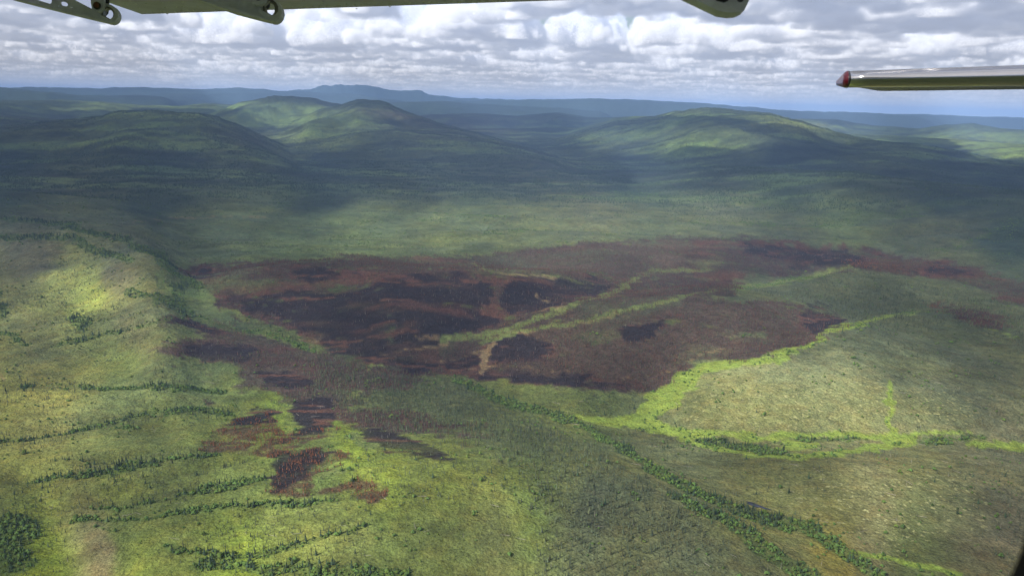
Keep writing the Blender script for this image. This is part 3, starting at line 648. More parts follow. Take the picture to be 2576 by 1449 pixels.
MT = dict(
    spruce=leafmat('spruce_needles', (.032, .054, .028)),
    willow=leafmat('willow_leaves', (.060, .105, .024), .3),
    thin=leafmat('thin_spruce_needles', (.056, .072, .040), .4),
    burnt=leafmat('burnt_branches', (.075, .045, .036), .45, (1.3, .85, .7)),
    scorched=leafmat('scorched_needles', (.125, .050, .024), .45, (1.1, 1.1, .9)),
    char=leafmat('charred_bark', (.028, .023, .024), .4, (1.2, 1, .9)),
    bark=leafmat('grey_bark', (.12, .10, .085), .3, (1, 1, 1)),
    dead=leafmat('bleached_wood', (.26, .24, .21), .3, (1, .95, .9)))
def rings(prof, n, jag, r, lean=0):
    """prof: (z, radius) rings of a crown; ragged edge"""
    V = []; Fc = []
    for k, (z, q) in enumerate(prof):
        for i in range(n):
            a = 2*math.pi*(i+.5*(k % 2))/n; qq = q*(1+jag*(r.random()-.5)*2)
            V.append((qq*math.cos(a)+lean*z, qq*math.sin(a), z+jag*.25*q*(r.random()-.5)))
    for k in range(len(prof)-1):
        for i in range(n):
            Fc.append((k*n+i, k*n+(i+1) % n, (k+1)*n+(i+1) % n, (k+1)*n+i))
    return V, Fc
def tree_mesh(name, crown, crown_mat, trunk_r, trunk_h, trunk_mat, n=7, jag=.35, seed=1, branches=0, lean=0, clumps=None):
    r = random.Random(seed); V = []; Fc = []; mi = []
    def add(v, f, m):
        o = len(V); V.extend(v); Fc.extend([tuple(i+o for i in t) for t in f]); mi.extend([m]*len(f))
    tv, tf = rings([(-.04, trunk_r*1.2), (trunk_h*.5, trunk_r*.8), (trunk_h, trunk_r*.15)], 4, 0, r, lean)
    add(tv, tf, 1)
    if clumps:
        for cx_, cy_, cz_, cr in clumps:
            v, f = rings([(cz_-cr*.8, cr*.25), (cz_-cr*.35, cr*.95), (cz_+cr*.3, cr*.85), (cz_+cr*.9, cr*.12)], 6, jag, r)
            add([(a+cx_, b+cy_, c) for a, b, c in v], f, 0)
    else:
        for pr in crown:
            v, f = rings(pr, n, jag, r, lean); add(v, f, 0)
    for b in range(branches):
        z = trunk_h*(.25+.7*b/branches); a = r.random()*6.28; l = .11*(1-z/trunk_h*.7)*(.6+r.random()*.7); w = .008
        x, y = math.cos(a), math.sin(a)
        p = [(lean*z-y*w, x*w, z-w), (lean*z+y*w, -x*w, z-w), (lean*z, 0, z+w*1.5), (lean*z+x*l, y*l, z-l*.35)]
        add(p, [(0, 1, 3), (1, 2, 3), (2, 0, 3)], 1)
    me = bpy.data.meshes.new(name); me.from_pydata(V, [], Fc); me.update()
    me.materials.append(crown_mat); me.materials.append(trunk_mat)
    me.polygons.foreach_set('material_index', mi)
    return me
# unit-high shapes (height 1), scaled by the tree's own height
spr = [[(.10+.155*k, .17-.030*k), (.155+.155*k, .10-.018*k), (.36+.150*k, .02)] for k in range(5)]
thin = [[(.15+.2*k, .10-.018*k), (.25+.2*k, .065-.012*k), (.42+.19*k, .012)] for k in range(4)]
brn = [[(.22+.2*k, .075-.012*k), (.42+.19*k, .012)] for k in range(4)]
VAR = {
 'spruce': [tree_mesh('spruce', spr, MT['spruce'], .022, .95, MT['bark'], seed=1), tree_mesh('spruce', spr, MT['spruce'], .022, .95, MT['bark'], seed=2, n=6, jag=.45, lean=.03)],
 'thin': [tree_mesh('thin_spruce', thin, MT['thin'], .016, .98, MT['bark'], n=5, jag=.5, seed=3), tree_mesh('thin_spruce', thin, MT['thin'], .016, .98, MT['bark'], n=5, jag=.6, seed=4, lean=-.05)],
 'willow': [tree_mesh('willow', None, MT['willow'], .03, .6, MT['bark'], seed=5, jag=.3, clumps=[(0,0,.55,.38),(.28,.1,.42,.27),(-.25,.16,.45,.28),(.02,-.3,.4,.26)]),
            tree_mesh('willow', None, MT['willow'], .03, .6, MT['bark'], seed=6, jag=.35, clumps=[(0,.05,.62,.30),(.2,-.16,.40,.28),(-.22,-.1,.36,.27)])],
 'burnt': [tree_mesh('burnt', brn, MT['burnt'], .017, 1, MT['char'], n=4, jag=.7, seed=7, branches=5), tree_mesh('burnt', brn[1:], MT['burnt'], .017, 1, MT['char'], n=4, jag=.7, seed=8, branches=7, lean=.06)],
 'scorched': [tree_mesh('scorched', thin, MT['scorched'], .018, .98, MT['char'], n=5, jag=.55, seed=9, branches=3), tree_mesh('scorched', spr[1:], MT['scorched'], .018, .98, MT['char'], n=5, jag=.5, seed=10, branches=2)],
 'snag': [tree_mesh('snag', [[(.5, .02), (.6, .004)]], MT['dead'], .014, 1, MT['dead'], n=3, seed=12, branches=7, lean=.05)],
}
# candidates spread over the land in front, thinner with distance
X = []; Y = []; LAM = []
for d0, d1, a_ in ((300, 700, 5.5), (700, 1200, 8), (1200, 2000, 14), (2000, 3000, 28), (3000, 5000, 55), (5000, 8200, 190)):
    area = math.radians(70)/2*(d1*d1-d0*d0); n = int(area/a_)
    rr = np.sqrt(rng.random(n)*(d1*d1-d0*d0)+d0*d0); aa = np.radians(rng.random(n)*70-35)
    X.append(np.sin(aa)*rr); Y.append(np.cos(aa)*rr); LAM.append(np.full(n, 1./a_))
X = np.concatenate(X); Y = np.concatenate(Y); LAM = np.concatenate(LAM)
Zt = height(X, Y); D_ = np.hypot(X, Y)
U_, V_ = proj(X, Y, Zt)
keep = (V_ < 1500) & (U_ > -60) & (U_ < 2640)
X, Y, Zt, D_, LAM, U_, V_ = [q_[keep] for q_ in (X, Y, Zt, D_, LAM, U_, V_)]
_, TW = cover(X, Y, Zt)
nz = fbm(X, Y, 70, 3, 301); nz2 = fbm(X, Y, 25, 3, 311)
nonb = 1-np.clip(TW['red']+TW['black']+TW['orange'], 0, 1); grass = np.clip(TW['lime']+TW['vale'], 0, 1)
farw = sstep(2300, 3800, D_)
P_ = {}     # trees per square metre
clus = sstep(.0, .5, nz2+.3*nz)
bandv = TW['band']*nonb
P_['spruce'] = bandv*.03*(.4+1.2*sstep(-.2, .4, nz))+nonb*(1-grass)*(farw*.012*sstep(-.5, .3, nz)+.0010*sstep(.1, .6, nz))
P_['willow'] = bandv*.24*(.35+.9*sstep(-.3, .3, nz2))+TW['shrub']*.03*nonb*(.3+clus)+nonb*TW['vale']*.010+nonb*TW['lime']*.02*clus+nonb*(1-farw)*.008*sstep(.0, .6, nz2)
low = sstep(560, 640, V_)*(1-farw)
P_['thin'] = TW['singe']*(1-TW['black'])*.022+nonb*(1-grass)*(TW['stand']*.052+(1-TW['stand'])*.032*low*sstep(-.4, .4, nz)*(1-.75*np.clip(TW['pale']*2, 0, 1)))+TW['red']*(1-TW['black'])*(.016+TW['red2']*.022)+farw*nonb*.006
P_['burnt'] = TW['singe']*(1-TW['black'])*.08*(.4+sstep(-.2, .5, nz))+TW['red']*(1-.85*TW['black'])*(.055+.04*TW['red2'])*(1-.8*TW['orange'])
P_['scorched'] = TW['orange']*.11*(.3+sstep(-.2, .3, nz2))+TW['red']*(1-TW['black'])*.0025
P_['snag'] = (TW['black']*.002+TW['orange']*.002+nonb*(1-farw)*.00035)
HT = dict(spruce=(4.2, 7.5), willow=(1.5, 3.2), thin=(3.0, 6.2), burnt=(3.6, 6.8), scorched=(2.4, 4.6), snag=(3.5, 6.5))
WD = dict(spruce=1.0, willow=1.0, thin=1.0, burnt=1.0, scorched=1.05, snag=1)
LBL = dict(spruce=('spruce_tree', 'tree', 'dark green narrow spruce'), willow=('willow_bush', 'bush', 'round bright green willow bush'), thin=('stunted_spruce', 'tree', 'thin grey-green stunted spruce'),
           burnt=('burnt_spruce', 'tree', 'brown fire-killed spruce'), scorched=('scorched_spruce', 'tree', 'rust orange scorched spruce'), snag=('dead_tree', 'tree', 'bare grey dead tree'))
STUFF = dict(spruce=('spruce_forest', 'dark spruce forest along the gullies and over the far valley and hills'), willow=('willow_thicket', 'green willow and birch thickets lining the gullies and far flats'),
             thin=('stunted_spruce_stand', 'sparse grey-green stunted spruces over the open tundra'), burnt=('burnt_forest', 'brown burnt spruce forest across the fire scar'),
             scorched=('scorched_stand', 'rust orange scorched spruces at the fire edges'), snag=('standing_dead_wood', 'scattered grey dead trees on the tundra and burn'))
def place_words(u, v, kind):
    if kind in ('burnt',):
        return 'in the brown strip above the orange patch' if u < 900 else 'in the brown slope right of the orange patches'
    if kind == 'scorched':
        return 'in the upper orange patch at left of centre' if v < 1150 else 'in the lower orange patch at left of centre'
    if u < 200: return 'in the dark clump at the lower left corner' if kind != 'thin' else 'at the lower left corner'
    if u < 620: return 'left of the foremost gully, lower left' if v < 1380 else 'by the bottom edge, left of the clump in the foreground'
    if u < 1080: return 'along the bottom edge, left of centre'
    if u < 1500: return 'on the olive slope at the bottom centre'
    if u < 1850: return 'on the grey-green slope right of the bottom centre'
    if u < 2260: return 'beside the stream at the lower right'
    return 'at the lower right corner'
tot = sum(P_.values())
sel = rng.random(len(X)); cum = np.zeros(len(X)); chosen = {}
for k in P_:
    a = cum/LAM; cum = cum+P_[k]; b = cum/LAM
    chosen[k] = np.nonzero((sel >= a) & (sel < b))[0]
print('trees', {k: len(v) for k, v in chosen.items()})
def scatter(name, label, me_obj, xyz, size, rot, kindname):
    pm = bpy.data.meshes.new(name); pm.vertices.add(len(xyz)); pm.vertices.foreach_set('co', np.asarray(xyz, np.float32).ravel())
    a = pm.attributes.new('size', 'FLOAT_VECTOR', 'POINT'); a.data.foreach_set('vector', size.astype(np.float32).ravel())
    a = pm.attributes.new('turn', 'FLOAT_VECTOR', 'POINT'); a.data.foreach_set('vector', rot.astype(np.float32).ravel())
    o = link(name, pm, None, None, kind='stuff', label=label)
    g = bpy.data.node_groups.new(name, 'GeometryNodeTree')
    g.interface.new_socket('Geometry', in_out='INPUT', socket_type='NodeSocketGeometry'); g.interface.new_socket('Geometry', in_out='OUTPUT', socket_type='NodeSocketGeometry')
    gi = g.nodes.new('NodeGroupInput'); go = g.nodes.new('NodeGroupOutput')
    m2p = g.nodes.new('GeometryNodeMeshToPoints'); ip = g.nodes.new('GeometryNodeInstanceOnPoints')
    ob = g.nodes.new('GeometryNodeObjectInfo'); ob.transform_space = 'ORIGINAL'; ob.inputs['Object'].default_value = me_obj; ob.inputs['As Instance'].default_value = True
    sa = g.nodes.new('GeometryNodeInputNamedAttribute'); sa.data_type = 'FLOAT_VECTOR'; sa.inputs['Name'].default_value = 'size'
    ta = g.nodes.new('GeometryNodeInputNamedAttribute'); ta.data_type = 'FLOAT_VECTOR'; ta.inputs['Name'].default_value = 'turn'
    lk = g.links.new
    lk(gi.outputs[0], m2p.inputs[0]); lk(m2p.outputs[0], ip.inputs['Points']); lk(ob.outputs['Geometry'], ip.inputs['Instance'])
    lk(sa.outputs[0], ip.inputs['Scale']); e2r = g.nodes.new('FunctionNodeEulerToRotation'); lk(ta.outputs[0], e2r.inputs[0]); lk(e2r.outputs[0], ip.inputs['Rotation'])
    lk(ip.outputs[0], go.inputs[0])
    md = o.modifiers.new('spread', 'NODES'); md.node_group = g
    return o
for k, idx in chosen.items():
    if len(idx) == 0: continue
    lo, hi = HT[k]; n = len(idx)
    hgt = lo+(hi-lo)*rng.random(n)**1.3
    if k == 'spruce': hgt *= np.where(D_[idx] > 3000, 1.15, 1.0)
    if k == 'willow': hgt *= .65+.9*rng.random(n)**2
    if k == 'thin': hgt *= .75+.35*TW['stand'][idx]
    wdt = hgt*WD[k]*(.8+.4*rng.random(n))
    wdt *= np.where(D_[idx] > 3000, 1.5, 1.0)
    rot = np.stack([rng.normal(0, .04, n), rng.normal(0, .04, n), rng.random(n)*6.28], 1)
    size = np.stack([wdt, wdt, hgt], 1)
    pos = np.stack([X[idx], Y[idx], Zt[idx]-.05], 1)
    inside_f = (U_[idx] > 2) & (U_[idx] < 2574) & (V_[idx] > 100) & (V_[idx] < 1452)
    score = np.where(inside_f, hgt/D_[idx], -1)
    big = np.argsort(-score)[:300]; big = big[score[big] > 0]
    nm, cat, lab = LBL[k]; protos = [None]*len(VAR[k])
    for t, i in enumerate(big):
        vi = t % len(VAR[k])
        if protos[vi] is None: o = bpy.data.objects.new(nm, VAR[k][vi]); protos[vi] = o
        else: o = protos[vi].copy()
        scene.collection.objects.link(o)
        o.location = pos[i].tolist(); o.rotation_euler = rot[i].tolist(); o.scale = size[i].tolist()
        w_ = place_words(U_[idx][i], V_[idx][i], k)
        o['label'] = lab+' '+w_; o['category'] = cat; o['group'] = lab+'s '+w_ if not lab.endswith('bush') else lab+'es '+w_
    rest = np.ones(n, bool); rest[big] = False; rest = np.nonzero(rest)[0]
    for vi, pr in enumerate(protos):
        if pr is None: continue
        sub = rest[vi::len(protos)]
        if len(sub): scatter(STUFF[k][0], STUFF[k][1], pr, pos[sub], size[sub], rot[sub], k)
# pale fallen trunks lying on the tundra
logme = bpy.data.meshes.new('fallen_log')
v, f = rings([(-.5, 1.), (0, .8), (.5, .35)], 5, .15, random.Random(4)); logme.from_pydata([(c, a*.011, b*.011) for a, b, c in v], [], f); logme.update(); logme.materials.append(MT['dead'])
cand = np.nonzero((D_ < 1100) & (bandv < .3) & (U_ > 20) & (U_ < 2500) & (V_ < 1440) & (TW['red'] < .5))[0]
pick = rng.choice(cand, 170, replace=False)
lp = None
for i in pick:
    if lp is None: o = bpy.data.objects.new('fallen_log', logme); lp = o
    else: o = lp.copy()
    scene.collection.objects.link(o)
    L_ = 6+5*rng.random(); o.scale = (L_, L_*1.3, L_*1.3); o.location = (X[i], Y[i], Zt[i]+.35); o.rotation_euler = (0, rng.normal(0, .05), rng.random()*3.14)
    w_ = place_words(U_[i], V_[i], 'thin') if V_[i] > 1250 else ('on the striped slope at the left' if U_[i] < 1000 else 'on the open slope right of centre' if U_[i] > 1500 else 'on the open slope near the centre')
    o['label'] = 'pale bare fallen trunk lying '+w_; o['category'] = 'log'; o['group'] = 'fallen trunks '+w_
# small dark pool beside the stream
px_, py_ = world_at(1873, 1304, 0); a0 = np.linspace(0, 2*math.pi, 25)[:-1]
tx, ty = world_at(1925, 1322, 0); dxy = np.array([tx-px_, ty-py_]); ln = np.hypot(*dxy)*.55; dxy /= np.hypot(*dxy)
rad = 1+.25*np.sin(3*a0+1)+.12*np.sin(7*a0)
wx_ = (px_+tx)/2+dxy[0]*np.cos(a0)*ln*rad-dxy[1]*np.sin(a0)*3.2*rad; wy_ = (py_+ty)/2+dxy[1]*np.cos(a0)*ln*rad+dxy[0]*np.sin(a0)*3.2*rad
wz_ = height(wx_, wy_)+.35
wm, nt, bs = newmat('dark_peat_water'); bs.inputs['Base Color'].default_value = (.012, .012, .014, 1); bs.inputs['Roughness'].default_value = .08
bm_ = bpy.data.meshes.new('pool_water'); bm_.from_pydata([(float(a), float(b), float(c)) for a, b, c in zip(wx_, wy_, wz_)], [], [tuple(range(24))]); bm_.update()
link('pool_water', bm_, None, wm, kind='structure')
# ------------------------------------------------------------------ the aircraft the picture is taken from
CAMP = np.array([0, 0, CAMZ])
K_ = 2576/2600.
def at(u, v, depth):
    """picture position (2600 px wide) at a distance along the view axis"""
    return CAMP+(F0+(u*K_-CX)/FPX*RV-(v*K_-CY)/FPX*UV)*depth
def on_level(u, v, h):
    d = F0+(u*K_-CX)/FPX*RV-(v*K_-CY)/FPX*UV
    return CAMP+d*(h/d[2])
base = at(1500, -200, 4.0)
plane = bpy.data.objects.new('airplane', None); scene.collection.objects.link(plane)
plane.location = base.tolist(); plane.empty_display_size = .2
plane['label'] = 'small bush plane around the camera: riveted flap above, polished tail with red tip at right'
plane['category'] = 'airplane'
def paint(name, col, rough=.45, metal=0., grime=.2, scale=9., coat=0.):
    m, nt, bs = newmat(name)
    tcn = nt.nodes.new('ShaderNodeTexCoord').outputs['Object']
    k = rampf(nt, noise_node(nt, scale, 6, .65, tcn), .3, .7, 1-grime, 1+grime*.6)
    sc = nt.nodes.new('ShaderNodeVectorMath'); sc.operation = 'SCALE'; sc.inputs[0].default_value = col; nt.links.new(k, sc.inputs['Scale'])
    nt.links.new(sc.outputs[0], bs.inputs['Base Color'])
    nt.links.new(rampf(nt, noise_node(nt, scale*3, 5, .7, tcn), .3, .7, rough*.75, rough*1.3), bs.inputs['Roughness'])
    bs.inputs['Metallic'].default_value = metal; bs.inputs['Coat Weight'].default_value = coat
    return m
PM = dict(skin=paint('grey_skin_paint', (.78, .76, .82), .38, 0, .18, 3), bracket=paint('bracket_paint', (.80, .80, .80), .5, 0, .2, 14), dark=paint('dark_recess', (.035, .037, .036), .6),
          steel=paint('worn_steel', (.30, .29, .27), .35, 1, .3, 30), rust=paint('rusty_bolt', (.20, .085, .045), .7, .2, .4, 60), metal=paint('polished_aluminium', (.62, .60, .60), .16, 1, .05, 2),
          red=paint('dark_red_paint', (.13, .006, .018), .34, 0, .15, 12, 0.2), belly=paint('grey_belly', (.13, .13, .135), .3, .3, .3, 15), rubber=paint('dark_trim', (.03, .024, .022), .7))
def part(name, me, mat, parent, label=None):
    """mesh given in world coordinates -> child of parent, origin at the parent's origin"""
    me.transform(Matrix.Translation(-Vector(base.tolist())))
    o = bpy.data.objects.new(name, me); scene.collection.objects.link(o); o.parent = parent
    me.materials.append(mat)
    if label: o['label'] = label
    return o
def slab(name, outline, holes, depth, d0, d1, bevel=.0015, mat=None, parent=None):
    """flat plate parallel to the picture plane: outline in picture units at 'depth', thickness from d0 to d1 along the view axis"""
    loops = [outline]+holes
    P3 = [[Vector(at(u, v, depth).tolist()) for u, v in lp] for lp in loops]
    flat = [[Vector(((u-1300)*depth, (v-700)*-depth, 0)) for u, v in lp] for lp in loops]
    tris = tessellate_polygon(flat)
    pts = [p for lp in P3 for p in lp]; n = len(pts)
    bm = bmesh.new(); off0 = Vector((F0*d0).tolist()); off1 = Vector((F0*d1).tolist())
    a = [bm.verts.new(p+off0) for p in pts]; b = [bm.verts.new(p+off1) for p in pts]
    for t in tris:
        try: bm.faces.new([a[i] for i in t]); bm.faces.new([b[i] for i in reversed(t)])
        except ValueError: pass
    s = 0
    for lp in P3:
        k = len(lp)
        for i in range(k):
            i0, i1 = s+i, s+(i+1) % k
            bm.faces.new((a[i0], a[i1], b[i1], b[i0]))
        s += k
    bmesh.ops.recalc_face_normals(bm, faces=bm.faces)
    me = bpy.data.meshes.new(name); bm.to_mesh(me); bm.free()
    o = part(name, me, mat, parent)
    if bevel:
        md = o.modifiers.new('edge', 'BEVEL'); md.width = bevel; md.segments = 2; md.limit_method = 'ANGLE'; md.angle_limit = math.radians(50)
    return o
def arc(cx_, cy_, r, a0, a1, n=10, ry=None):
    ry = ry or r
    return [(cx_+r*math.cos(math.radians(a0+(a1-a0)*i/n)), cy_+ry*math.sin(math.radians(a0+(a1-a0)*i/n))) for i in range(n+1)]
# --- flap: underside of the trailing edge above the window
LV = .62
A_, B_ = on_level(360, 37.5, LV), on_level(1512, -.5, LV)
C_ = on_level(2300, -27, LV); Ls = on_level(246, -2, LV)
ed = (B_-A_); fwd = (Ls-A_)/np.linalg.norm(Ls-A_)
far_front = A_+(Ls-A_)*3.0
pts_b = [A_, C_, C_+(far_front-A_), far_front]
up = np.array([0, 0, 1.])
bm = bmesh.new()
lo = [bm.verts.new(p.tolist()) for p in pts_b]; hi = [bm.verts.new((p+up*t).tolist()) for p, t in zip(pts_b, (.014, .014, .12, .12))]
bm.faces.new(lo); bm.faces.new(hi[::-1])
for i in range(4): bm.faces.new((lo[i], hi[i], hi[(i+1) % 4], lo[(i+1) % 4]))
bmesh.ops.recalc_face_normals(bm, faces=bm.faces)
me = bpy.data.meshes.new('flap'); bm.to_mesh(me); bm.free()
flap = part('flap', me, PM['skin'], plane, 'grey-green riveted flap underside')
md = flap.modifiers.new('edge', 'BEVEL'); md.width = .003; md.segments = 2
def dots(name, centres, r, mat, parent, flat=1.0, kind='stuff'):
    bm = bmesh.new()
    for c, rr in centres:
        bmesh.ops.create_icosphere(bm, subdivisions=1, radius=rr, matrix=Matrix.Translation(Vector(c.tolist())) @ Matrix.Diagonal((1, 1, flat, 1)))
    me = bpy.data.meshes.new(name); bm.to_mesh(me); bm.free(); me.polygons.foreach_set('use_smooth', np.ones(len(me.polygons), bool))
    o = part(name, me, mat, parent); o['kind'] = kind
    return o
riv = []
for k in range(64):        # row along the edge
    u = 372+k*17.6; v = 37.5-(u-360)*.0330-6
    riv.append((on_level(u, v, LV-.001), .0085))
for u, v in [(412,8),(427,7),(420,20),(448,19),(463,18),(463,6),(448,30),(478,28),(493,28),(501,17),(531,27),(425,36),(413,30),(769,4),(772,18),(880,12),(925,10),(1040,6),(905,23),(860,15),(990,18),(1130,3),(1210,8),(820,9),(560,16),(575,8),(330,3),(345,12),(318,10),(372,10),(352,22)]:
    riv.append((on_level(u, v, LV-.001), .0090))
riv = [q_ for q_ in riv]
rv = dots('rivets', riv, .005, paint('bright_rivets', (.9, .9, .84), .4, 0, .2, 40), flap, .40)
wme = box_mesh('wing', (-11, -3, CAMZ+.655), (2.4, 4.7, CAMZ+.86))
wg = part('wing', wme, PM['skin'], plane, 'grey wing overhead that the flap hangs behind')
md = wg.modifiers.new('edge', 'BEVEL'); md.width = .05; md.segments = 3
# --- slotted hinge brackets
def bracket(name_lbl, depth, outline, holes, flange, rim, arm, disc, bolt, th):
    pl = slab('flap_bracket', outline, holes, depth, 0, th*.5, .0012, PM['bracket'], plane)
    pl['label'] = name_lbl
    slab('flange', flange, [], depth, -th*.8, th*1.2, .001, PM['bracket'], pl)
    slab('slot_rim', rim[0], [rim[1]], depth, -th*.8, th*1.2, .0012, PM['bracket'], pl)
    slab('slot_liner', rim[1], [rim[2]], depth, -th*.2, th*1.4, 0, PM['steel'], pl)
    slab('link_arm', arm, [], depth, -th*1.9, -th*.9, .0015, PM['bracket'], plane)
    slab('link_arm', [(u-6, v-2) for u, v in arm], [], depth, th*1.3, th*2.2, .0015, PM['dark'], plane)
    w = slab('washer', arc(bolt[0], bolt[1], bolt[2]*1.35, 0, 345, 23), [], depth, -th*2.3, -th*1.9, .0005, PM['dark'], pl)
    slab('bolt', arc(bolt[0]+.6, bolt[1], bolt[2], 0, 300, 5), [], depth, -th*2.9, -th*2.3, .001, PM['rust'], pl)
    return pl
def lerp(a, b, t): return (a[0]+(b[0]-a[0])*t, a[1]+(b[1]-a[1])*t)
# outer tips are half rounds; slots are curved openings
tip1 = [(268,58)]+[(276,60.5),(285,62),(293,60),(299,54.5),(303,46),(303,37),(299,28),(293,20.5),(285,15.5),(275,12.5)]
hole_t = [(60,-34),(131,-13),(131,7),(128.5,10.5),(124,10),(96,1),(78,-8)]
hole_o = [(153.5,5),(157,3.5),(163,5),(170,9),(172.5,12.5),(171,16.5),(166,17),(157,14.5),(154,11)]
dotr = lambda x, y: arc(x, y, 1.9, 0, 330, 7)
bracket('far slotted bracket at the left end, with lightening holes', 4.5,
        [(-60,-28),(38,0),(150,29)]+tip1+[(262,13),(250,32),(188,0),(120,-34)], [hole_o, dotr(149.5,16.3), dotr(181,19.8), dotr(149,0), [(284,26.5),(288.5,35),(286.5,46),(281,50.5),(262,40),(264,28),(272,22)], hole_t],
        [(-60,-32),(38,-3),(150,25),(262,49.5),(274,52),(268,58),(150,29.5),(38,1),(-60,-27)],
        ([(252,44),(268,57.8)]+tip1[1:]+[(262,12),(252,24)], [(272,18),(281,20.5),(289,26),(294,34),(293,44),(288,51),(281,52.5),(258,40.5),(262,26)], [(272,22),(280,24.5),(285,29),(288.5,36),(287.5,44),(281.5,50.3),(262,39.5),(265,27)]),
        [(241,-40),(273,-40),(273,12),(271,30),(266,36),(258,38.5),(250,36),(243,29),(240,15)], None, (257,23,7), .022)
tip2 = [(685,56.5),(693,59),(702,58.5),(710,54),(716,46),(719,35),(717,23),(711,11),(702,1),(692,-7)]
bracket('middle slotted bracket in front of the flap', 3.6,
        [(440,-22),(499,0),(598,34),(640,45)]+tip2+[(672,-10),(655,4),(630,-2),(560,-34)], [[(684,4),(694,11),(701,21),(702,32),(697,41),(691,41.5),(676,31),(670,18)]],
        [(440,-27),(499,-6),(598,27),(672,47),(685,50),(685,56.8),(640,45.5),(598,34.5),(499,1),(440,-20)],
        ([(660,33),(672,52),(685,56.2)]+tip2[1:]+[(676,-12),(662,4)], [(682,-3),(692,1),(703,10),(709,21),(709,33),(703,41),(692,42.5),(668,31),(668,10)], [(680,2),(688,6),(695,13),(698.5,22),(697.5,33),(691.5,41),(675.5,30.5),(671,14)]),
        arc(663, 3, 20.5, -10, 190, 18)+[(642,-40),(684,-40)], None, (664,2,7.5), .024)
tip3 = [(1830,38.8),(1850,41.5),(1868,40),(1882,35),(1891,26),(1898,12),(1906,-8),(1906,-30)]
b3 = slab('flap_bracket', [(1640,-55),(1742,-1),(1822,37.5)]+tip3+[(1850,-60)], [], 1.7, 0, .012, .002, PM['bracket'], plane)
b3['label'] = 'near out-of-focus bracket above the centre right'
slab('flange', [(1640,-66),(1742,-12),(1835,22),(1866,33),(1880,35.5),(1868,40.5),(1850,42),(1829,39.4),(1822,38.2),(1741,-.5),(1640,-54)], [], 1.7, -.02, .016, .002, PM['bracket'], b3)
slab('slot_liner', [(1806,-30),(1818,3),(1838,8),(1848,4),(1850,-30)], [], 1.7, -.003, .004, 0, PM['dark'], b3)  # flat dark plate: the shade of the recessed slot is in its colour
slab('bolt', arc(1880, -2, 9, 0, 340, 17), [], 1.7, -.012, .004, .001, PM['dark'], b3)
# --- horizontal tail with polished leading edge
e0, e1 = at(2153, 202.5, 6.0), at(2860, 187, 5.5)
span = (e1-e0)/np.linalg.norm(e1-e0); chord = np.cross(span, up); chord /= np.linalg.norm(chord)
if chord[1] < 0: chord = -chord          # away from the viewer
upv = np.cross(chord, span); upv = upv if upv[2] > 0 else -upv
SL = np.linalg.norm(e1-e0)
def section(c, a, b, n=26, aft=.85, tail=.018, low=1.0):
    o = []
    for i in range(n+1):
        t = math.radians(-90+180*i/n); s_, c_ = math.sin(t), math.cos(t)
        zz = b*math.copysign(abs(s_)**.9, s_)*(low if s_ < 0 else 1); o.append(c-chord*a*abs(c_)**.95+upv*zz)
    o.append(c+chord*aft+upv*tail); o.append(c+chord*aft-upv*tail)
    return o
def loft(name, secs, mat, parent, cap0=False, cap1=False, smooth=True, label=None):
    V = [p for s_ in secs for p in s_]; k = len(secs[0]); Fq = []
    for i in range(len(secs)-1):
        for j in range(k): Fq.append((i*k+j, i*k+(j+1) % k, (i+1)*k+(j+1) % k, (i+1)*k+j))
    if cap0: Fq.append(tuple(range(k))[::-1])
    if cap1: Fq.append(tuple((len(secs)-1)*k+j for j in range(k)))
    me = bpy.data.meshes.new(name); me.from_pydata([p.tolist() for p in V], [], Fq); me.update()
    bm = bmesh.new(); bm.from_mesh(me); bmesh.ops.recalc_face_normals(bm, faces=bm.faces); bm.to_mesh(me); bm.free()
    me.polygons.foreach_set('use_smooth', np.full(len(me.polygons), smooth))
    return part(name, me, mat, parent, label)
hb = lambda s_: .0600+.0205*s_/SL
ss_ = np.linspace(0, SL, 14)
tail_o = loft('tailplane', [section(e0+span*s_, .115, hb(s_)) for s_ in ss_], PM['metal'], plane, True, True, label='polished metal leading edge of the tailplane')
capsec = []
for ph in np.radians(np.linspace(0, 86, 11)):
    t = math.sin(ph); q_ = math.cos(ph)**.75
    capsec.append(section(e0-span*(.006+.034*t)+chord*.015*t-upv*.004*t, .117*(.62+.38*q_), .0615*(.16+.84*q_), 26, .83-.35*t, .018*q_+.001))
loft('tip_cap', capsec, PM['red'], tail_o, True, True, label='dark red rounded tip cap')
loft('seam_band', [section(e0-span*.007, .1185, .0625), section(e0-span*.002, .1185, .0625)], PM['belly'], tail_o, True, True)
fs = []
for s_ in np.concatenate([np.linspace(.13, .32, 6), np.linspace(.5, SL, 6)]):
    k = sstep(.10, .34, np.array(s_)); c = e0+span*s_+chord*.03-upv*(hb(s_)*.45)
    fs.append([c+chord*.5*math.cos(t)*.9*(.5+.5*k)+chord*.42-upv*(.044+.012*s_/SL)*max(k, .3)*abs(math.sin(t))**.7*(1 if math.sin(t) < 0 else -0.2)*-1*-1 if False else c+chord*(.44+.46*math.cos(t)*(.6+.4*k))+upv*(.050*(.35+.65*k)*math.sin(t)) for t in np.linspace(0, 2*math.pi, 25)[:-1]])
loft('belly_fairing', fs, PM['belly'], tail_o, True, True, label='dark fairing under the tailplane, wet with rain')
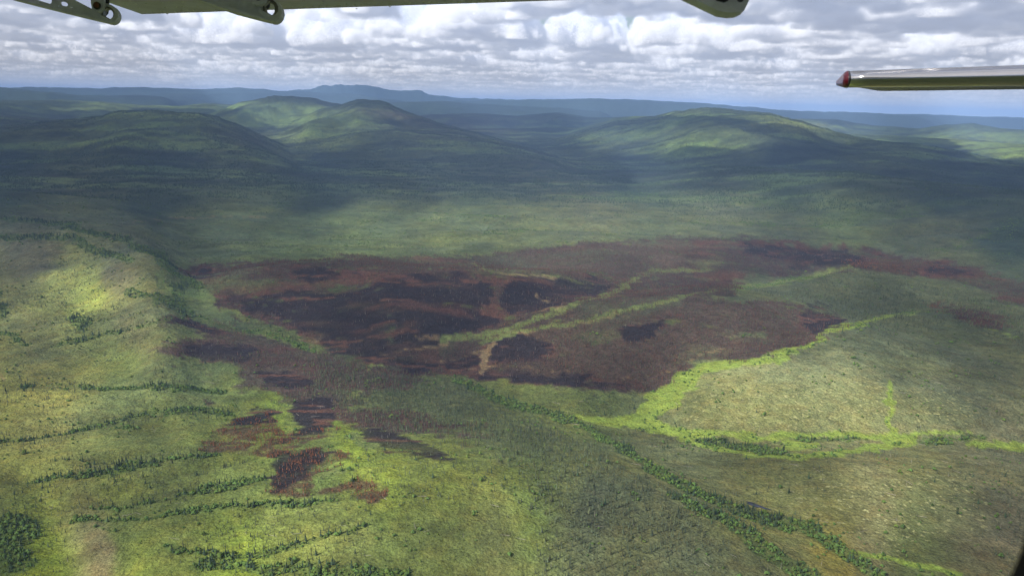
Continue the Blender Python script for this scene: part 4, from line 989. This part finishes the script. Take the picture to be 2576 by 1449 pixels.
# stiffening beads along the top of the nose, and access panel below
for hh in (.60, .74, .86):
    secs = []
    for s_ in (0.02, SL):
        t = math.asin(hh); b = hb(s_); c = e0+span*s_-chord*.115*math.cos(t)**.95+upv*b*math.sin(t)**.9
        secs.append([c+chord*.0016*math.cos(q_)+upv*.0011*math.sin(q_) for q_ in np.linspace(0, 2*math.pi, 7)[:-1]])
    loft('bead', secs, PM['metal'], tail_o, True, True)
rd_ = random.Random(5); dr = []
for i in range(230):
    s_ = .2+(SL-.25)*rd_.random(); t = rd_.random()
    c = e0+span*s_+chord*(.44-.46*.9*rd_.random()**.3)+chord*.03
    th_ = math.radians(200+80*rd_.random()); c = e0+span*s_+chord*.03-upv*hb(s_)*.45+chord*(.44+.46*math.cos(th_))+upv*.0505*math.sin(th_)
    dr.append((c, .0014+.0022*rd_.random()))
for i in range(70):
    s_ = (SL*.55)*rd_.random()**1.4; t = math.radians(52+30*rd_.random()); c = e0+span*s_-chord*.115*math.cos(t)**.95+upv*hb(s_)*math.sin(t)**.9
    dr.append((c, .0012+.0014*rd_.random()))
dots('rain_drops', dr, .002, PM['dark'], tail_o, .8)
# --- the rim of the side window, very near and out of focus at the lower right corner
DW = .30
rim_in = arc(2211, 1275, 400, 0, 90, 14)+arc(100, 1275, 400, 90, 180, 10)+arc(100, -200, 400, 180, 270, 10)+arc(2211, -200, 400, 270, 360, 10)
rc = np.array([1156, 540])
rows = []
for off, dd in ((0, .0), (14, -.008), (60, -.014), (240, -.015), (320, .0), (260, .03), (90, .012), (20, .004)):
    rr = []
    for u, v in rim_in:
        d = np.array([u, v])-rc; d = d/np.linalg.norm(d); p = np.array([u, v])+d*off; rr.append(at(p[0], p[1], DW)+F0*dd)
    rows.append(rr)
V = [p for r_ in rows for p in r_]; k = len(rim_in); Fq = []
for i in range(len(rows)):
    for j in range(k): Fq.append((i*k+j, i*k+(j+1) % k, ((i+1) % len(rows))*k+(j+1) % k, ((i+1) % len(rows))*k+j))
me = bpy.data.meshes.new('window_frame'); me.from_pydata([p.tolist() for p in V], [], Fq); me.update()
bm = bmesh.new(); bm.from_mesh(me); bmesh.ops.recalc_face_normals(bm, faces=bm.faces); bm.to_mesh(me); bm.free()
me.polygons.foreach_set('use_smooth', np.ones(len(me.polygons), bool))
part('window_frame', me, PM['rubber'], plane, 'dark blurred corner of the side window frame')
